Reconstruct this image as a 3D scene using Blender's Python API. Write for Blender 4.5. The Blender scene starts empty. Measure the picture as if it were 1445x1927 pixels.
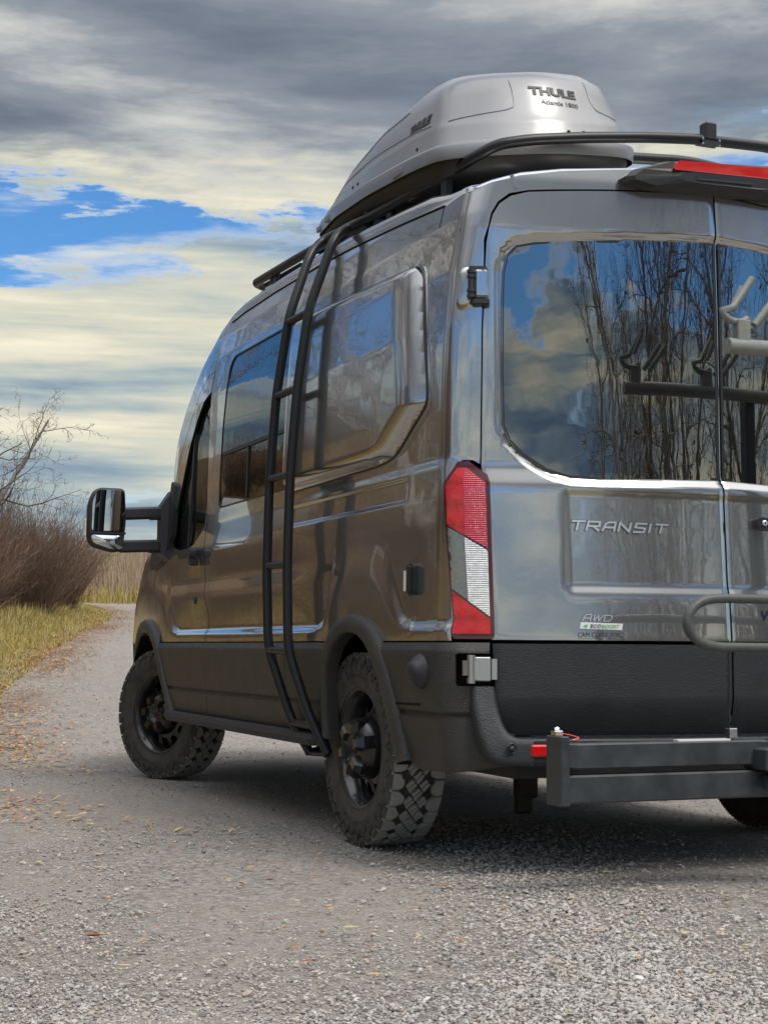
import bpy, math, random
import numpy as np
from mathutils import Vector, Matrix, geometry
PI = math.pi
rng = np.random.default_rng(7)
random.seed(7)
SC = bpy.context.scene
COL = SC.collection

# ------------------------------------------------------------------ camera
CP = np.array([-3.222, -4.553, 0.77])
yaw, pitch, roll = .394, .088, .006
fw = np.array([math.sin(yaw) * math.cos(pitch), math.cos(yaw) * math.cos(pitch), math.sin(pitch)])
rt = np.cross(fw, [0, 0, 1]); rt /= np.linalg.norm(rt); up = np.cross(rt, fw)
r2 = rt * math.cos(roll) + up * math.sin(roll); u2 = -rt * math.sin(roll) + up * math.cos(roll)
cd = bpy.data.cameras.new('camera'); cam = bpy.data.objects.new('camera', cd); COL.objects.link(cam)
M = Matrix.Identity(4)
for i in range(3):
    M[i][0] = r2[i]; M[i][1] = u2[i]; M[i][2] = -fw[i]; M[i][3] = CP[i]
cam.matrix_world = M
cd.sensor_fit = 'HORIZONTAL'; cd.sensor_width = 24.0; cd.lens = 24.0 * 2890 / 1445
cd.clip_start = .05; cd.clip_end = 6000
SC.camera = cam

# ------------------------------------------------------------------ light
SC.view_settings.view_transform = 'Standard'
SC.view_settings.look = 'None'
SC.view_settings.exposure = 0.58
SC.view_settings.gamma = 1.0
SUN_EL, SUN_AZ = math.radians(58), math.radians(158)       # azimuth from +y towards +x
wd = bpy.data.worlds.new('World'); SC.world = wd; wd.use_nodes = True
nt = wd.node_tree; nt.nodes.clear()


def N(t, typ, **kw):
    n = t.nodes.new(typ)
    for k, v in kw.items():
        if k == 'inp':
            for kk, vv in v.items():
                n.inputs[kk].default_value = vv
        else:
            setattr(n, k, v)
    return n


def L(t, a, b):
    t.links.new(a, b)


def math_n(t, op, a, b=None, c=None, clamp=False):
    n = t.nodes.new('ShaderNodeMath'); n.operation = op; n.use_clamp = clamp
    for i, v in enumerate((a, b, c)):
        if v is None: continue
        if isinstance(v, (int, float)): n.inputs[i].default_value = v
        else: t.links.new(v, n.inputs[i])
    return n.outputs[0]


def ramp(t, fac, stops, interp='LINEAR'):
    n = t.nodes.new('ShaderNodeValToRGB'); cr = n.color_ramp; cr.interpolation = interp
    while len(cr.elements) < len(stops): cr.elements.new(.5)
    for e, (p, c) in zip(cr.elements, stops):
        e.position = p
        e.color = (c, c, c, 1) if isinstance(c, (int, float)) else (*c, 1)
    if fac is not None: t.links.new(fac, n.inputs[0])
    return n.outputs[0]


def mixc(t, fac, a, b, mode='MIX'):
    n = t.nodes.new('ShaderNodeMix'); n.data_type = 'RGBA'; n.blend_type = mode
    for s, v in ((n.inputs[0], fac), (n.inputs[6], a), (n.inputs[7], b)):
        if isinstance(v, (int, float)): s.default_value = v
        elif isinstance(v, tuple): s.default_value = (*v, 1)
        else: t.links.new(v, s)
    return n.outputs[2]


GO = 10.0
sky = N(nt, 'ShaderNodeTexSky', sky_type='NISHITA', sun_disc=False)
sky.sun_elevation = SUN_EL; sky.sun_rotation = SUN_AZ; sky.air_density = 1.3; sky.ozone_density = 2.5
tc = N(nt, 'ShaderNodeTexCoord')
sep = N(nt, 'ShaderNodeSeparateXYZ'); L(nt, tc.outputs['Generated'], sep.inputs[0])
zz = math_n(nt, 'MAXIMUM', sep.outputs[2], 0.0)
den = math_n(nt, 'ADD', zz, .07)
px_ = math_n(nt, 'DIVIDE', sep.outputs[0], den); py_ = math_n(nt, 'DIVIDE', sep.outputs[1], den)
cmb = N(nt, 'ShaderNodeCombineXYZ'); L(nt, px_, cmb.inputs[0]); L(nt, py_, cmb.inputs[1]); L(nt, math_n(nt, 'MULTIPLY', zz, 9.0), cmb.inputs[2])


def fbm(t, vec, scale, detail=8, rough=.55, dist=0.0, off=None):
    if off:
        m = t.nodes.new('ShaderNodeMapping'); m.inputs[1].default_value = off; L(t, vec, m.inputs[0]); vec = m.outputs[0]
    n = N(t, 'ShaderNodeTexNoise', inp={'Scale': scale, 'Detail': detail, 'Roughness': rough, 'Distortion': dist})
    L(t, vec, n.inputs['Vector']); return n.outputs['Fac']


f1 = fbm(nt, cmb.outputs[0], .55, 9, .60, .25, (3.1, 1.7, 0))        # large cloud shapes
cmb2 = N(nt, 'ShaderNodeCombineXYZ'); L(nt, math_n(nt, 'MULTIPLY', sep.outputs[0], 2.2), cmb2.inputs[0]); L(nt, math_n(nt, 'MULTIPLY', sep.outputs[1], 2.2), cmb2.inputs[1]); L(nt, math_n(nt, 'MULTIPLY', zz, 26.0), cmb2.inputs[2])
f4 = fbm(nt, cmb2.outputs[0], 1.0, 7, .55, .15, (1.0, 3.0, 5.5))     # long level streaks near the skyline
f2 = fbm(nt, cmb.outputs[0], .8, 9, .60, .35, (8.0, -4.0, 2.0))      # light and dark within the clouds
f3 = fbm(nt, cmb.outputs[0], 1.6, 9, .62, .2, (-2.0, 5.0, 1.0))
# elevation wobbled by the large noise, so the layers have ragged rims
el = math_n(nt, 'ADD', zz, math_n(nt, 'MULTIPLY', math_n(nt, 'SUBTRACT', f3, .5), .21))
cover = ramp(nt, el, [(0.0, .72), (.09, .66), (.18, .70), (.228, .60), (.247, .36), (.285, .30), (.303, .60), (.345, .78), (.6, .72), (1.0, .68)])
dn = fbm(nt, tc.outputs['Generated'], 1.15, 2, .4, 0, (GO, 2.0, .3))
cover = math_n(nt, 'ADD', cover, math_n(nt, 'MULTIPLY', math_n(nt, 'SUBTRACT', dn, .488), .9))
dens = math_n(nt, 'ADD', cover, math_n(nt, 'MULTIPLY', math_n(nt, 'SUBTRACT', f1, .5), 2.0))
dens = ramp(nt, dens, [(.40, 0.0), (.60, 1.0)], 'EASE')
hi = ramp(nt, math_n(nt, 'ADD', math_n(nt, 'MULTIPLY', f4, .72), math_n(nt, 'MULTIPLY', f2, .28)), [(.38, (.11, .17, .26)), (.455, (.20, .27, .33)), (.51, (.34, .39, .38)), (.57, (.52, .51, .42)), (.65, (.74, .69, .53)), (.72, (.95, .89, .72))])     # low cream layers
lo = ramp(nt, f2, [(.32, (.085, .105, .14)), (.44, (.13, .155, .195)), (.54, (.21, .235, .27)), (.64, (.46, .46, .44))])     # grey deck
deck = ramp(nt, el, [(.292, 0.0), (.325, 1.0)], 'EASE')
edge = ramp(nt, dens, [(.1, 1.0), (.85, 0.0)])
cl = mixc(nt, deck, hi, lo)
cl = mixc(nt, math_n(nt, 'MULTIPLY', edge, .75), cl, (.96, .92, .82))
ov = ramp(nt, zz, [(.44, 0.0), (.85, 1.0)])
cl = mixc(nt, ov, cl, mixc(nt, f1, (1.15, 1.17, 1.20), (1.60, 1.58, 1.55)))
cl10 = N(nt, 'ShaderNodeVectorMath', operation='SCALE'); L(nt, cl, cl10.inputs[0]); cl10.inputs[3].default_value = 9.3
skyb = mixc(nt, 1.0, sky.outputs[0], (.34, .64, .96), 'MULTIPLY')
mx = mixc(nt, dens, skyb, cl10.outputs[0])
bg = N(nt, 'ShaderNodeBackground'); bg.inputs[1].default_value = .1
L(nt, mx, bg.inputs[0]); ow = N(nt, 'ShaderNodeOutputWorld'); L(nt, bg.outputs[0], ow.inputs[0])

sl = bpy.data.lights.new('sun', 'SUN'); sl.energy = 1.5; sl.angle = math.radians(22); sl.color = (1, .95, .86)
so = bpy.data.objects.new('sun', sl); COL.objects.link(so)
sd = Vector((math.sin(SUN_AZ) * math.cos(SUN_EL), math.cos(SUN_AZ) * math.cos(SUN_EL), math.sin(SUN_EL)))
so.rotation_euler = sd.to_track_quat('Z', 'Y').to_euler()


# ------------------------------------------------------------------ materials
def mat(name, base=(.5, .5, .5), rough=.5, metal=0.0, coat=0.0, coat_rough=.03, ior=1.5, spec=.5, bump=None, noise=None, transmission=0):
    m = bpy.data.materials.new(name); m.use_nodes = True; t = m.node_tree; b = t.nodes['Principled BSDF']
    b.inputs['Base Color'].default_value = (*base, 1); b.inputs['Roughness'].default_value = rough
    b.inputs['Metallic'].default_value = metal; b.inputs['Coat Weight'].default_value = coat
    b.inputs['Coat Roughness'].default_value = coat_rough; b.inputs['IOR'].default_value = ior
    b.inputs['Specular IOR Level'].default_value = spec; b.inputs['Transmission Weight'].default_value = transmission
    tcn = t.nodes.new('ShaderNodeTexCoord')
    if noise:        # (scale, amount, colour2)
        f = fbm(t, tcn.outputs['Object'], noise[0], 6, .6)
        f = ramp(t, f, [(.5 - noise[1] * .5, 0.0), (.5 + noise[1] * .5, 1.0)])
        L(t, mixc(t, f, base, noise[2]), b.inputs['Base Color'])
        if len(noise) > 3:
            L(t, ramp(t, f, [(0, noise[3][0]), (1, noise[3][1])]), b.inputs['Roughness'])
    if bump:         # (scale, strength, distance)
        f = fbm(t, tcn.outputs['Object'], bump[0], 3, .5)
        bn = N(t, 'ShaderNodeBump', inp={'Strength': bump[1], 'Distance': bump[2]}); L(t, f, bn.inputs['Height'])
        L(t, bn.outputs[0], b.inputs['Normal'])
        if coat: L(t, bn.outputs[0], b.inputs['Coat Normal'])
    return m


def make_paint():
    m = bpy.data.materials.new('grey_metallic_paint'); m.use_nodes = True; t = m.node_tree; b = t.nodes['Principled BSDF']
    b.inputs['Metallic'].default_value = .85; b.inputs['Roughness'].default_value = .19
    b.inputs['Coat Weight'].default_value = 1; b.inputs['Coat Roughness'].default_value = .015; b.inputs['Coat IOR'].default_value = 2.5
    tcn = t.nodes.new('ShaderNodeTexCoord')
    f = fbm(t, tcn.outputs['Object'], 900, 2, .6)
    L(t, mixc(t, ramp(t, f, [(.35, 0.0), (.65, 1.0)]), (.32, .319, .319), (.46, .458, .457)), b.inputs['Base Color'])
    g = fbm(t, tcn.outputs['Object'], 3.2, 2, .5); g2 = fbm(t, tcn.outputs['Object'], 38, 2, .5)
    h = math_n(t, 'ADD', g, math_n(t, 'MULTIPLY', g2, .045))
    bn = N(t, 'ShaderNodeBump', inp={'Strength': .35, 'Distance': .0035}); L(t, h, bn.inputs['Height'])
    L(t, bn.outputs[0], b.inputs['Coat Normal'])
    # faint road dust low on the sides
    return m


PAINT = make_paint()
BED = mat('liner_coating_side_sheen', (.022, .0215, .020), .40, spec=.6, bump=(230, .8, .0045), noise=(6, .45, (.046, .042, .037), (.34, .56)))  # side copy of one black coating, reflections painted in as lighter brown
BEDR = mat('liner_coating_rear_tone', (.011, .0135, .017), .48, spec=.6, bump=(230, .6, .0045), noise=(7, .6, (.020, .023, .027), (.40, .58)))  # rear copy of the same coating, without the painted brown reflection
PLAST = mat('black_plastic', (.022, .022, .024), .42, bump=(500, .2, .001))
PLASTG = mat('grey_black_plastic', (.028, .028, .032), .5, bump=(600, .25, .001))
RUB = mat('tyre_rubber', (.036, .034, .032), .82, spec=.3, bump=(160, .4, .002), noise=(14, .5, (.085, .078, .068)))
TREAD = mat('dusty_tread_rubber', (.28, .28, .27), .9, spec=.25, bump=(220, .5, .002), noise=(40, .6, (.40, .395, .38)))
RIM = mat('black_gloss_rim', (.014, .015, .018), .26, metal=.3, coat=.6, coat_rough=.1, noise=(20, .5, (.03, .029, .027)))
DARK = mat('dark_recess', (.006, .006, .006), .8, spec=.2)
UNDER = mat('underbody', (.02, .019, .018), .7, noise=(8, .6, (.05, .045, .04)))
GLASS = mat('privacy_glass', (.003, .0035, .004), .0, ior=3.0, spec=.5, bump=(3.0, .25, .004))
GLASSS = mat('side_window_glass', (.003, .0035, .004), .0, ior=2.1, spec=.5, bump=(9, .16, .0022))
CHROME = mat('chrome', (.85, .86, .88), .06, metal=1)
SATIN = mat('satin_steel', (.62, .64, .67), .24, metal=1, bump=(90, .15, .001))
TUBE = mat('matt_black_tube', (.009, .010, .012), .42, spec=.5, bump=(400, .25, .001))
STEEL = mat('black_painted_steel', (.022, .028, .034), .34, spec=.6, bump=(60, .25, .001), noise=(11, .35, (.045, .052, .058), (.30, .60)))
FOAM = mat('worn_grey_rack_coating', (.17, .18, .165), .6, bump=(120, .4, .002), noise=(25, .5, (.25, .255, .235)))
FOAMD = mat('dark_grey_rack_coating', (.055, .06, .06), .5, bump=(120, .4, .002), noise=(30, .5, (.10, .105, .10)))
BOX = mat('silver_grey_box_plastic', (.25, .252, .262), .42, metal=.3, coat=.35, coat_rough=.16, bump=(4, .15, .004), noise=(9, .6, (.25, .252, .262)))
BOXB = mat('black_box_base', (.018, .018, .019), .5)
INK = mat('black_print', (.015, .015, .017), .4)
INKB = mat('dark_blue_print', (.012, .014, .035), .4)
GREEN = mat('green_print', (.10, .42, .16), .4)
WHITE = mat('white_plastic', (.75, .75, .72), .4)
MIRG = mat('mirror_glass', (.80, .83, .86), .0, metal=1)
SEAT = mat('seat_fabric', (.10, .12, .11), .85)


def red_mat(name, c1, c2, rough, scale_u):
    m = bpy.data.materials.new(name); m.use_nodes = True; t = m.node_tree; b = t.nodes['Principled BSDF']
    b.inputs['Roughness'].default_value = rough; b.inputs['Coat Weight'].default_value = 1; b.inputs['Coat Roughness'].default_value = .02
    tcn = t.nodes.new('ShaderNodeTexCoord'); s = N(t, 'ShaderNodeSeparateXYZ'); L(t, tcn.outputs['Object'], s.inputs[0])
    a = math_n(t, 'SINE', math_n(t, 'MULTIPLY', s.outputs[2], scale_u)); c = math_n(t, 'SINE', math_n(t, 'MULTIPLY', s.outputs[0], scale_u))
    nz_ = fbm(t, tcn.outputs['Object'], 60, 3, .6)
    h = math_n(t, 'ADD', math_n(t, 'MULTIPLY', math_n(t, 'ABSOLUTE', a), math_n(t, 'ADD', .5, math_n(t, 'MULTIPLY', math_n(t, 'ABSOLUTE', c), .2))), math_n(t, 'MULTIPLY', math_n(t, 'SUBTRACT', nz_, .45), .9))
    bn = N(t, 'ShaderNodeBump', inp={'Strength': .8, 'Distance': .003}); L(t, h, bn.inputs['Height']); L(t, bn.outputs[0], b.inputs['Normal'])
    L(t, mixc(t, ramp(t, h, [(.1, 0.0), (.8, 1.0)]), c1, c2), b.inputs['Base Color'])
    return m


REDA = red_mat('clear_red_lens', (.42, .001, .001), (.62, .004, .002), .12, 40)
REDB = red_mat('ribbed_red_lens', (.38, .002, .014), (.62, .014, .060), .2, 420)
CLEAR = red_mat('ribbed_clear_lens', (.42, .43, .44), (.9, .92, .94), .12, 420)
CLEARA = mat('clear_lens_reflector', (.28, .26, .23), .12, metal=.9, coat=1, bump=(35, .6, .004))
REDR = mat('reflector_red', (.62, .01, .008), .2, coat=1)
REDD = mat('dark_red_lens', (.07, .004, .006), .15, coat=1)


def gl_trans(name, tint, refl):
    m = bpy.data.materials.new(name); m.use_nodes = True; t = m.node_tree
    for n in list(t.nodes):
        if n.type != 'OUTPUT_MATERIAL': t.nodes.remove(n)
    o = [n for n in t.nodes if n.type == 'OUTPUT_MATERIAL'][0]
    tr = N(t, 'ShaderNodeBsdfTransparent'); tr.inputs[0].default_value = (*tint, 1)
    gs = N(t, 'ShaderNodeBsdfGlossy'); gs.inputs['Roughness'].default_value = 0
    fr = N(t, 'ShaderNodeFresnel'); fr.inputs[0].default_value = refl
    mx_ = N(t, 'ShaderNodeMixShader'); L(t, fr.outputs[0], mx_.inputs[0]); L(t, tr.outputs[0], mx_.inputs[1]); L(t, gs.outputs[0], mx_.inputs[2])
    L(t, mx_.outputs[0], o.inputs[0]); return m


DOORG = gl_trans('door_glass', (.42, .50, .47), 1.5)
WSG = gl_trans('windscreen_glass', (.55, .66, .60), 1.45)


# ------------------------------------------------------------------ object helpers
def tag(o, label=None, cat=None, group=None, kind=None):
    if label: o['label'] = label
    if cat: o['category'] = cat
    if group: o['group'] = group
    if kind: o['kind'] = kind
    return o


def empty(name, loc=(0, 0, 0)):
    o = bpy.data.objects.new(name, None); COL.objects.link(o); o.location = loc; o.empty_display_size = .2; return o


def link(name, me, parent=None, mats=None):
    if mats is not None and len(me.materials) == 0:
        for m in (mats if isinstance(mats, (list, tuple)) else [mats]): me.materials.append(m)
    o = bpy.data.objects.new(name, me); COL.objects.link(o)
    if parent is not None:
        o.parent = parent
        if parent.type == 'EMPTY' or True:
            o.matrix_parent_inverse = WORLD_INV.get(parent.name, Matrix.Identity(4))
    return o


WORLD_INV = {}


def reg(o):
    """children are modelled in world coordinates: remember the inverse of the parent's placing"""
    mw = Matrix.LocRotScale(o.location, o.rotation_euler, o.scale)
    p = o.parent
    if p is not None: mw = WORLD_INV_FWD.get(p.name, Matrix.Identity(4)) @ o.matrix_parent_inverse @ mw
    WORLD_INV[o.name] = mw.inverted(); WORLD_INV_FWD[o.name] = mw; return o


WORLD_INV_FWD = {}


class MB:
    """collects shapes for ONE mesh"""
    def __init__(s): s.v = []; s.f = []; s.mi = []; s.sm = []

    def add(s, verts, faces, mi=0, smooth=False):
        b = len(s.v); s.v += [tuple(map(float, p)) for p in verts]
        for f in faces: s.f.append([b + i for i in f]); s.mi.append(mi); s.sm.append(smooth)
        return s

    def box(s, c, size, mi=0, R=None, bev=0.0):
        hx, hy, hz = [q / 2 for q in size]
        if bev <= 0:
            vs = [(x * hx, y * hy, z * hz) for x in (-1, 1) for y in (-1, 1) for z in (-1, 1)]
            fs = [(0, 1, 3, 2), (4, 6, 7, 5), (0, 4, 5, 1), (2, 3, 7, 6), (0, 2, 6, 4), (1, 5, 7, 3)]
        else:
            b = min(bev, hx * .95, hy * .95, hz * .95); vs = []; idx = {}
            for x in (-1, 1):
                for y in (-1, 1):
                    for z in (-1, 1):
                        idx[(x, y, z)] = len(vs)
                        vs += [(x * hx, y * (hy - b), z * (hz - b)), (x * (hx - b), y * hy, z * (hz - b)), (x * (hx - b), y * (hy - b), z * hz)]
            fs = []
            for x in (-1, 1): fs.append([idx[(x, y, z)] for y, z in ((-1, -1), (1, -1), (1, 1), (-1, 1))])
            for y in (-1, 1): fs.append([idx[(x, y, z)] + 1 for x, z in ((-1, -1), (1, -1), (1, 1), (-1, 1))])
            for z in (-1, 1): fs.append([idx[(x, y, z)] + 2 for x, y in ((-1, -1), (1, -1), (1, 1), (-1, 1))])
            for x in (-1, 1):
                for y in (-1, 1): a, d = idx[(x, y, -1)], idx[(x, y, 1)]; fs.append([a, a + 1, d + 1, d])
            for x in (-1, 1):
                for z in (-1, 1): a, d = idx[(x, -1, z)], idx[(x, 1, z)]; fs.append([a, a + 2, d + 2, d])
            for y in (-1, 1):
                for z in (-1, 1): a, d = idx[(-1, y, z)], idx[(1, y, z)]; fs.append([a + 1, a + 2, d + 2, d + 1])
            for k in idx.values(): fs.append([k, k + 1, k + 2])
        if R is not None: vs = [tuple(R @ Vector(p)) for p in vs]
        s.add([(p[0] + c[0], p[1] + c[1], p[2] + c[2]) for p in vs], fs, mi); return s

    def tube(s, pts, r, n=12, mi=0, caps=True, smooth=True):
        P = np.array(pts, float); k = len(P); rr = np.full(k, r) if np.isscalar(r) else np.array(r, float)
        T = np.gradient(P, axis=0); T /= np.linalg.norm(T, axis=1)[:, None] + 1e-12
        a = np.array([0, 0, 1.]) if abs(T[0][2]) < .9 else np.array([1., 0, 0])
        u = np.cross(T[0], a); u /= np.linalg.norm(u); rings = []
        for i in range(k):
            u = u - T[i] * (u @ T[i]); u /= np.linalg.norm(u) + 1e-12; w = np.cross(T[i], u)
            an = np.arange(n) * 2 * PI / n
            rings.append(P[i] + rr[i] * (np.cos(an)[:, None] * u + np.sin(an)[:, None] * w))
        V = np.concatenate(rings); F = []
        for i in range(k - 1):
            for j in range(n): F.append((i * n + j, i * n + (j + 1) % n, (i + 1) * n + (j + 1) % n, (i + 1) * n + j))
        s.add(V, F, mi, smooth)
        if caps:
            s.add(rings[0], [list(range(n))[::-1]], mi); s.add(rings[-1], [list(range(n))], mi)
        return s

    def lathe(s, prof, c, axis, n=48, mi=0, smooth=True, close=False, a0=0, a1=2 * PI):
        """prof: list of (radius, offset along axis)"""
        ax = np.array(axis, float); ax /= np.linalg.norm(ax)
        h = np.array([0, 0, 1.]) if abs(ax[2]) < .9 else np.array([1., 0, 0])
        u = np.cross(ax, h); u /= np.linalg.norm(u); w = np.cross(ax, u); full = abs(a1 - a0 - 2 * PI) < 1e-6
        m = n if full else n + 1; V = []
        for (r, o) in prof:
            for j in range(m):
                a = a0 + (a1 - a0) * j / n
                V.append(np.array(c) + ax * o + r * (math.cos(a) * u + math.sin(a) * w))
        F = []
        for i in range(len(prof) - 1):
            for j in range(n):
                j2 = (j + 1) % m; F.append((i * m + j, i * m + j2, (i + 1) * m + j2, (i + 1) * m + j))
        s.add(V, F, mi, smooth); return s

    def prism(s, poly, fn, d0, d1, mi=0, smooth=False):
        """poly in (u,v); fn(u,v,d) -> xyz"""
        n = len(poly); V = [fn(u, v, d0) for u, v in poly] + [fn(u, v, d1) for u, v in poly]
        F = [list(range(n)), [n + i for i in range(n)][::-1]] + [(i, (i + 1) % n, n + (i + 1) % n, n + i) for i in range(n)]
        s.add(V, F, mi, smooth); return s

    def mesh(s, name):
        me = bpy.data.meshes.new(name); me.from_pydata(s.v, [], s.f)
        me.polygons.foreach_set('material_index', s.mi); me.polygons.foreach_set('use_smooth', s.sm); me.update(); return me

    def build(s, name, mats, parent=None):
        return link(name, s.mesh(name), parent, mats)


def spline(pts, per=8):
    P = [np.array(p, float) for p in pts]; P = [2 * P[0] - P[1]] + P + [2 * P[-1] - P[-2]]; out = []
    for i in range(1, len(P) - 2):
        for k in range(per):
            t = k / per; a, b, c, d = P[i - 1], P[i], P[i + 1], P[i + 2]
            out.append(.5 * ((2 * b) + (c - a) * t + (2 * a - 5 * b + 4 * c - d) * t * t + (3 * b - a - 3 * c + d) * t ** 3))
    out.append(P[-2]); return out


def bends(pts, r=.08, per=5):
    """polyline with rounded corners"""
    P = [np.array(p, float) for p in pts]; out = [P[0]]
    for i in range(1, len(P) - 1):
        a, b, c = P[i - 1], P[i], P[i + 1]
        la, lc = np.linalg.norm(a - b), np.linalg.norm(c - b); q = min(r, la * .45, lc * .45)
        p0 = b + (a - b) / la * q; p1 = b + (c - b) / lc * q
        for k in range(per + 1):
            t = k / per; out.append((1 - t) ** 2 * p0 + 2 * t * (1 - t) * b + t * t * p1)
    out.append(P[-1]); return out


def rounded(poly, r, per=5):
    """closed polygon with rounded corners; r a number or a list"""
    n = len(poly); out = []
    for i in range(n):
        a, b, c = (np.array(poly[(i + k) % n], float) for k in (-1, 0, 1)); rr = r[i] if isinstance(r, (list, tuple)) else r
        la, lc = np.linalg.norm(a - b), np.linalg.norm(c - b); q = min(rr, la * .48, lc * .48)
        if q < 1e-4: out.append(tuple(b)); continue
        p0 = b + (a - b) / la * q; p1 = b + (c - b) / lc * q
        for k in range(per + 1):
            t = k / per; out.append(tuple((1 - t) ** 2 * p0 + 2 * t * (1 - t) * b + t * t * p1))
    return out


def pdist(P, poly):
    """distance of points to a closed polygon's edge, and inside test"""
    P = np.asarray(P, float); A = np.asarray(poly, float); B = np.roll(A, -1, 0); best = np.full(len(P), 1e9); ins = np.zeros(len(P), bool)
    for a, b in zip(A, B):
        ab = b - a; l2 = ab @ ab + 1e-18; t = np.clip(((P - a) @ ab) / l2, 0, 1); d = np.hypot(*(P - a - t[:, None] * ab).T); best = np.minimum(best, d)
        c = ((a[1] > P[:, 1]) != (b[1] > P[:, 1])); xi = a[0] + (P[:, 1] - a[1]) * (b[0] - a[0]) / (b[1] - a[1] + 1e-18); ins ^= c & (P[:, 0] < xi)
    return best, ins


def resample(poly, step):
    out = []; n = len(poly)
    for i in range(n):
        a = np.array(poly[i], float); b = np.array(poly[(i + 1) % n], float); k = max(1, int(math.ceil(np.linalg.norm(b - a) / step)))
        for j in range(k): out.append(a + (b - a) * j / k)
    # drop near-duplicates
    res = [out[0]]
    for p in out[1:]:
        if np.linalg.norm(p - res[-1]) > step * .12: res.append(p)
    if np.linalg.norm(res[0] - res[-1]) < step * .12: res.pop()
    return res


def patch(name, outline, fn, ref, mats, parent, holes=(), du=.03, dv=.03, lip=.012, off=0.0, shade_lip=False, mi=0):
    """a panel cut out of the surface fn(U,V)->(n,3) (vectorised) by an outline with holes; edges turn inwards by lip"""
    S = np.array([1 / du, 1 / dv]); loops = [[p * 1.0 for p in resample([np.array(q) * S for q in lp], .75)] for lp in [outline] + list(holes)]
    pts = []; edges = []
    for lp in loops:
        b = len(pts); n = len(lp); pts += [tuple(p) for p in lp]; edges += [(b + i, b + (i + 1) % n) for i in range(n)]
    A = np.array(loops[0]); lo, hi_ = A.min(0), A.max(0)
    gu, gv = np.meshgrid(np.arange(math.floor(lo[0]) + .5, hi_[0]), np.arange(math.floor(lo[1]) + .5, hi_[1]))
    G = np.stack([gu.ravel(), gv.ravel()], 1)
    d, ins = pdist(G, loops[0]); keep = ins & (d > .45)
    for lp in loops[1:]:
        d, i2 = pdist(G, lp); keep &= ~i2 & (d > .45)
    G = G[keep]; allp = [Vector(p) for p in pts] + [Vector(p) for p in G]
    vo, eo, fo, ov_, oe_, of_ = geometry.delaunay_2d_cdt(allp, edges, [], 0, 1e-6)
    V2 = np.array([tuple(v) for v in vo]); F = np.array([f for f in fo if len(f) == 3]); cen = V2[F].mean(1)
    d, ins = pdist(cen, loops[0]); k = ins
    for lp in loops[1:]: k &= ~pdist(cen, lp)[1]
    F = F[k]; UV = V2 / S
    e = 1e-3
    def Pn(uv):
        P = fn(uv[:, 0], uv[:, 1]); du_ = fn(uv[:, 0] + e, uv[:, 1]) - fn(uv[:, 0] - e, uv[:, 1]); dv_ = fn(uv[:, 0], uv[:, 1] + e) - fn(uv[:, 0], uv[:, 1] - e)
        n = np.cross(du_, dv_); n /= np.linalg.norm(n, axis=1)[:, None] + 1e-12
        s = np.sign(n @ np.array(ref, float)); s[s == 0] = 1; return P, n * s[:, None]
    P, n = Pn(UV); P = P + n * off
    tri = P[F]; fnm = np.cross(tri[:, 1] - tri[:, 0], tri[:, 2] - tri[:, 0]); flip = (fnm * n[F].mean(1)).sum(1) < 0
    F[flip] = F[flip][:, ::-1]
    verts = [tuple(p) for p in P]; faces = [tuple(int(i) for i in f) for f in F]; norms = [tuple(q) for q in n]
    nface = len(faces)
    if lip:
        for li, lp in enumerate(loops):
            uv = np.array(lp) / S; Q, nq = Pn(uv); Q = Q + nq * off; m = len(Q)
            T = np.roll(Q, -1, 0) - np.roll(Q, 1, 0); o_ = np.cross(T, nq); o_ /= np.linalg.norm(o_, axis=1)[:, None] + 1e-12
            cen3 = Q.mean(0)
            # outward side: test against polygon area orientation
            ar = np.sum(lp_x(uv)); 
            Q2 = Q - nq * lip; b = len(verts); verts += [tuple(p) for p in Q] + [tuple(p) for p in Q2]
            # orientation
            w = uv + 0; 
            sgn = 1 if area(uv) > 0 else -1
            uu = np.array([[1, 0], [0, 1.]])
            # outward (away from the material) in 3D
            Pu = fn(uv[:, 0] + e, uv[:, 1]) - Q; 
            t2 = np.roll(uv, -1, 0) - np.roll(uv, 1, 0); out2 = np.stack([t2[:, 1], -t2[:, 0]], 1) * sgn * (1 if li == 0 else -1)
            ol = np.linalg.norm(out2, axis=1)[:, None] + 1e-12; out2 = out2 / ol
            Po = fn(uv[:, 0] + out2[:, 0] * e, uv[:, 1] + out2[:, 1] * e) - fn(uv[:, 0], uv[:, 1])
            s2 = np.sign((Po * o_).sum(1)); s2[s2 == 0] = 1; o_ = o_ * s2[:, None]
            sl_ = .55 * nq + o_; sl_ /= np.linalg.norm(sl_, axis=1)[:, None]
            norms += [tuple(q) for q in sl_] + [tuple(q) for q in o_]
            for i in range(m):
                j = (i + 1) % m; f = (b + i, b + j, b + m + j, b + m + i)
                a_, b_, c_ = Q[i], Q[j], Q2[j]
                if np.cross(b_ - a_, c_ - a_) @ o_[i] < 0: f = f[::-1]
                faces.append(f)
    me = bpy.data.meshes.new(name); me.from_pydata(verts, [], faces); me.polygons.foreach_set('use_smooth', [True] * len(faces)); me.update()
    if shade_lip:
        me.materials.append(mats); me.materials.append(DARK); me.polygons.foreach_set('material_index', [0] * nface + [1] * (len(faces) - nface))  # body-coloured panel edges made dark, shade of the gaps put into the colour
    me.normals_split_custom_set_from_vertices(norms)
    return link(name, me, parent, mats)


def area(uv):
    x, y = uv[:, 0], uv[:, 1]; return .5 * np.sum(x * np.roll(y, -1) - np.roll(x, -1) * y)


def lp_x(uv): return uv[:, 0]


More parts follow.
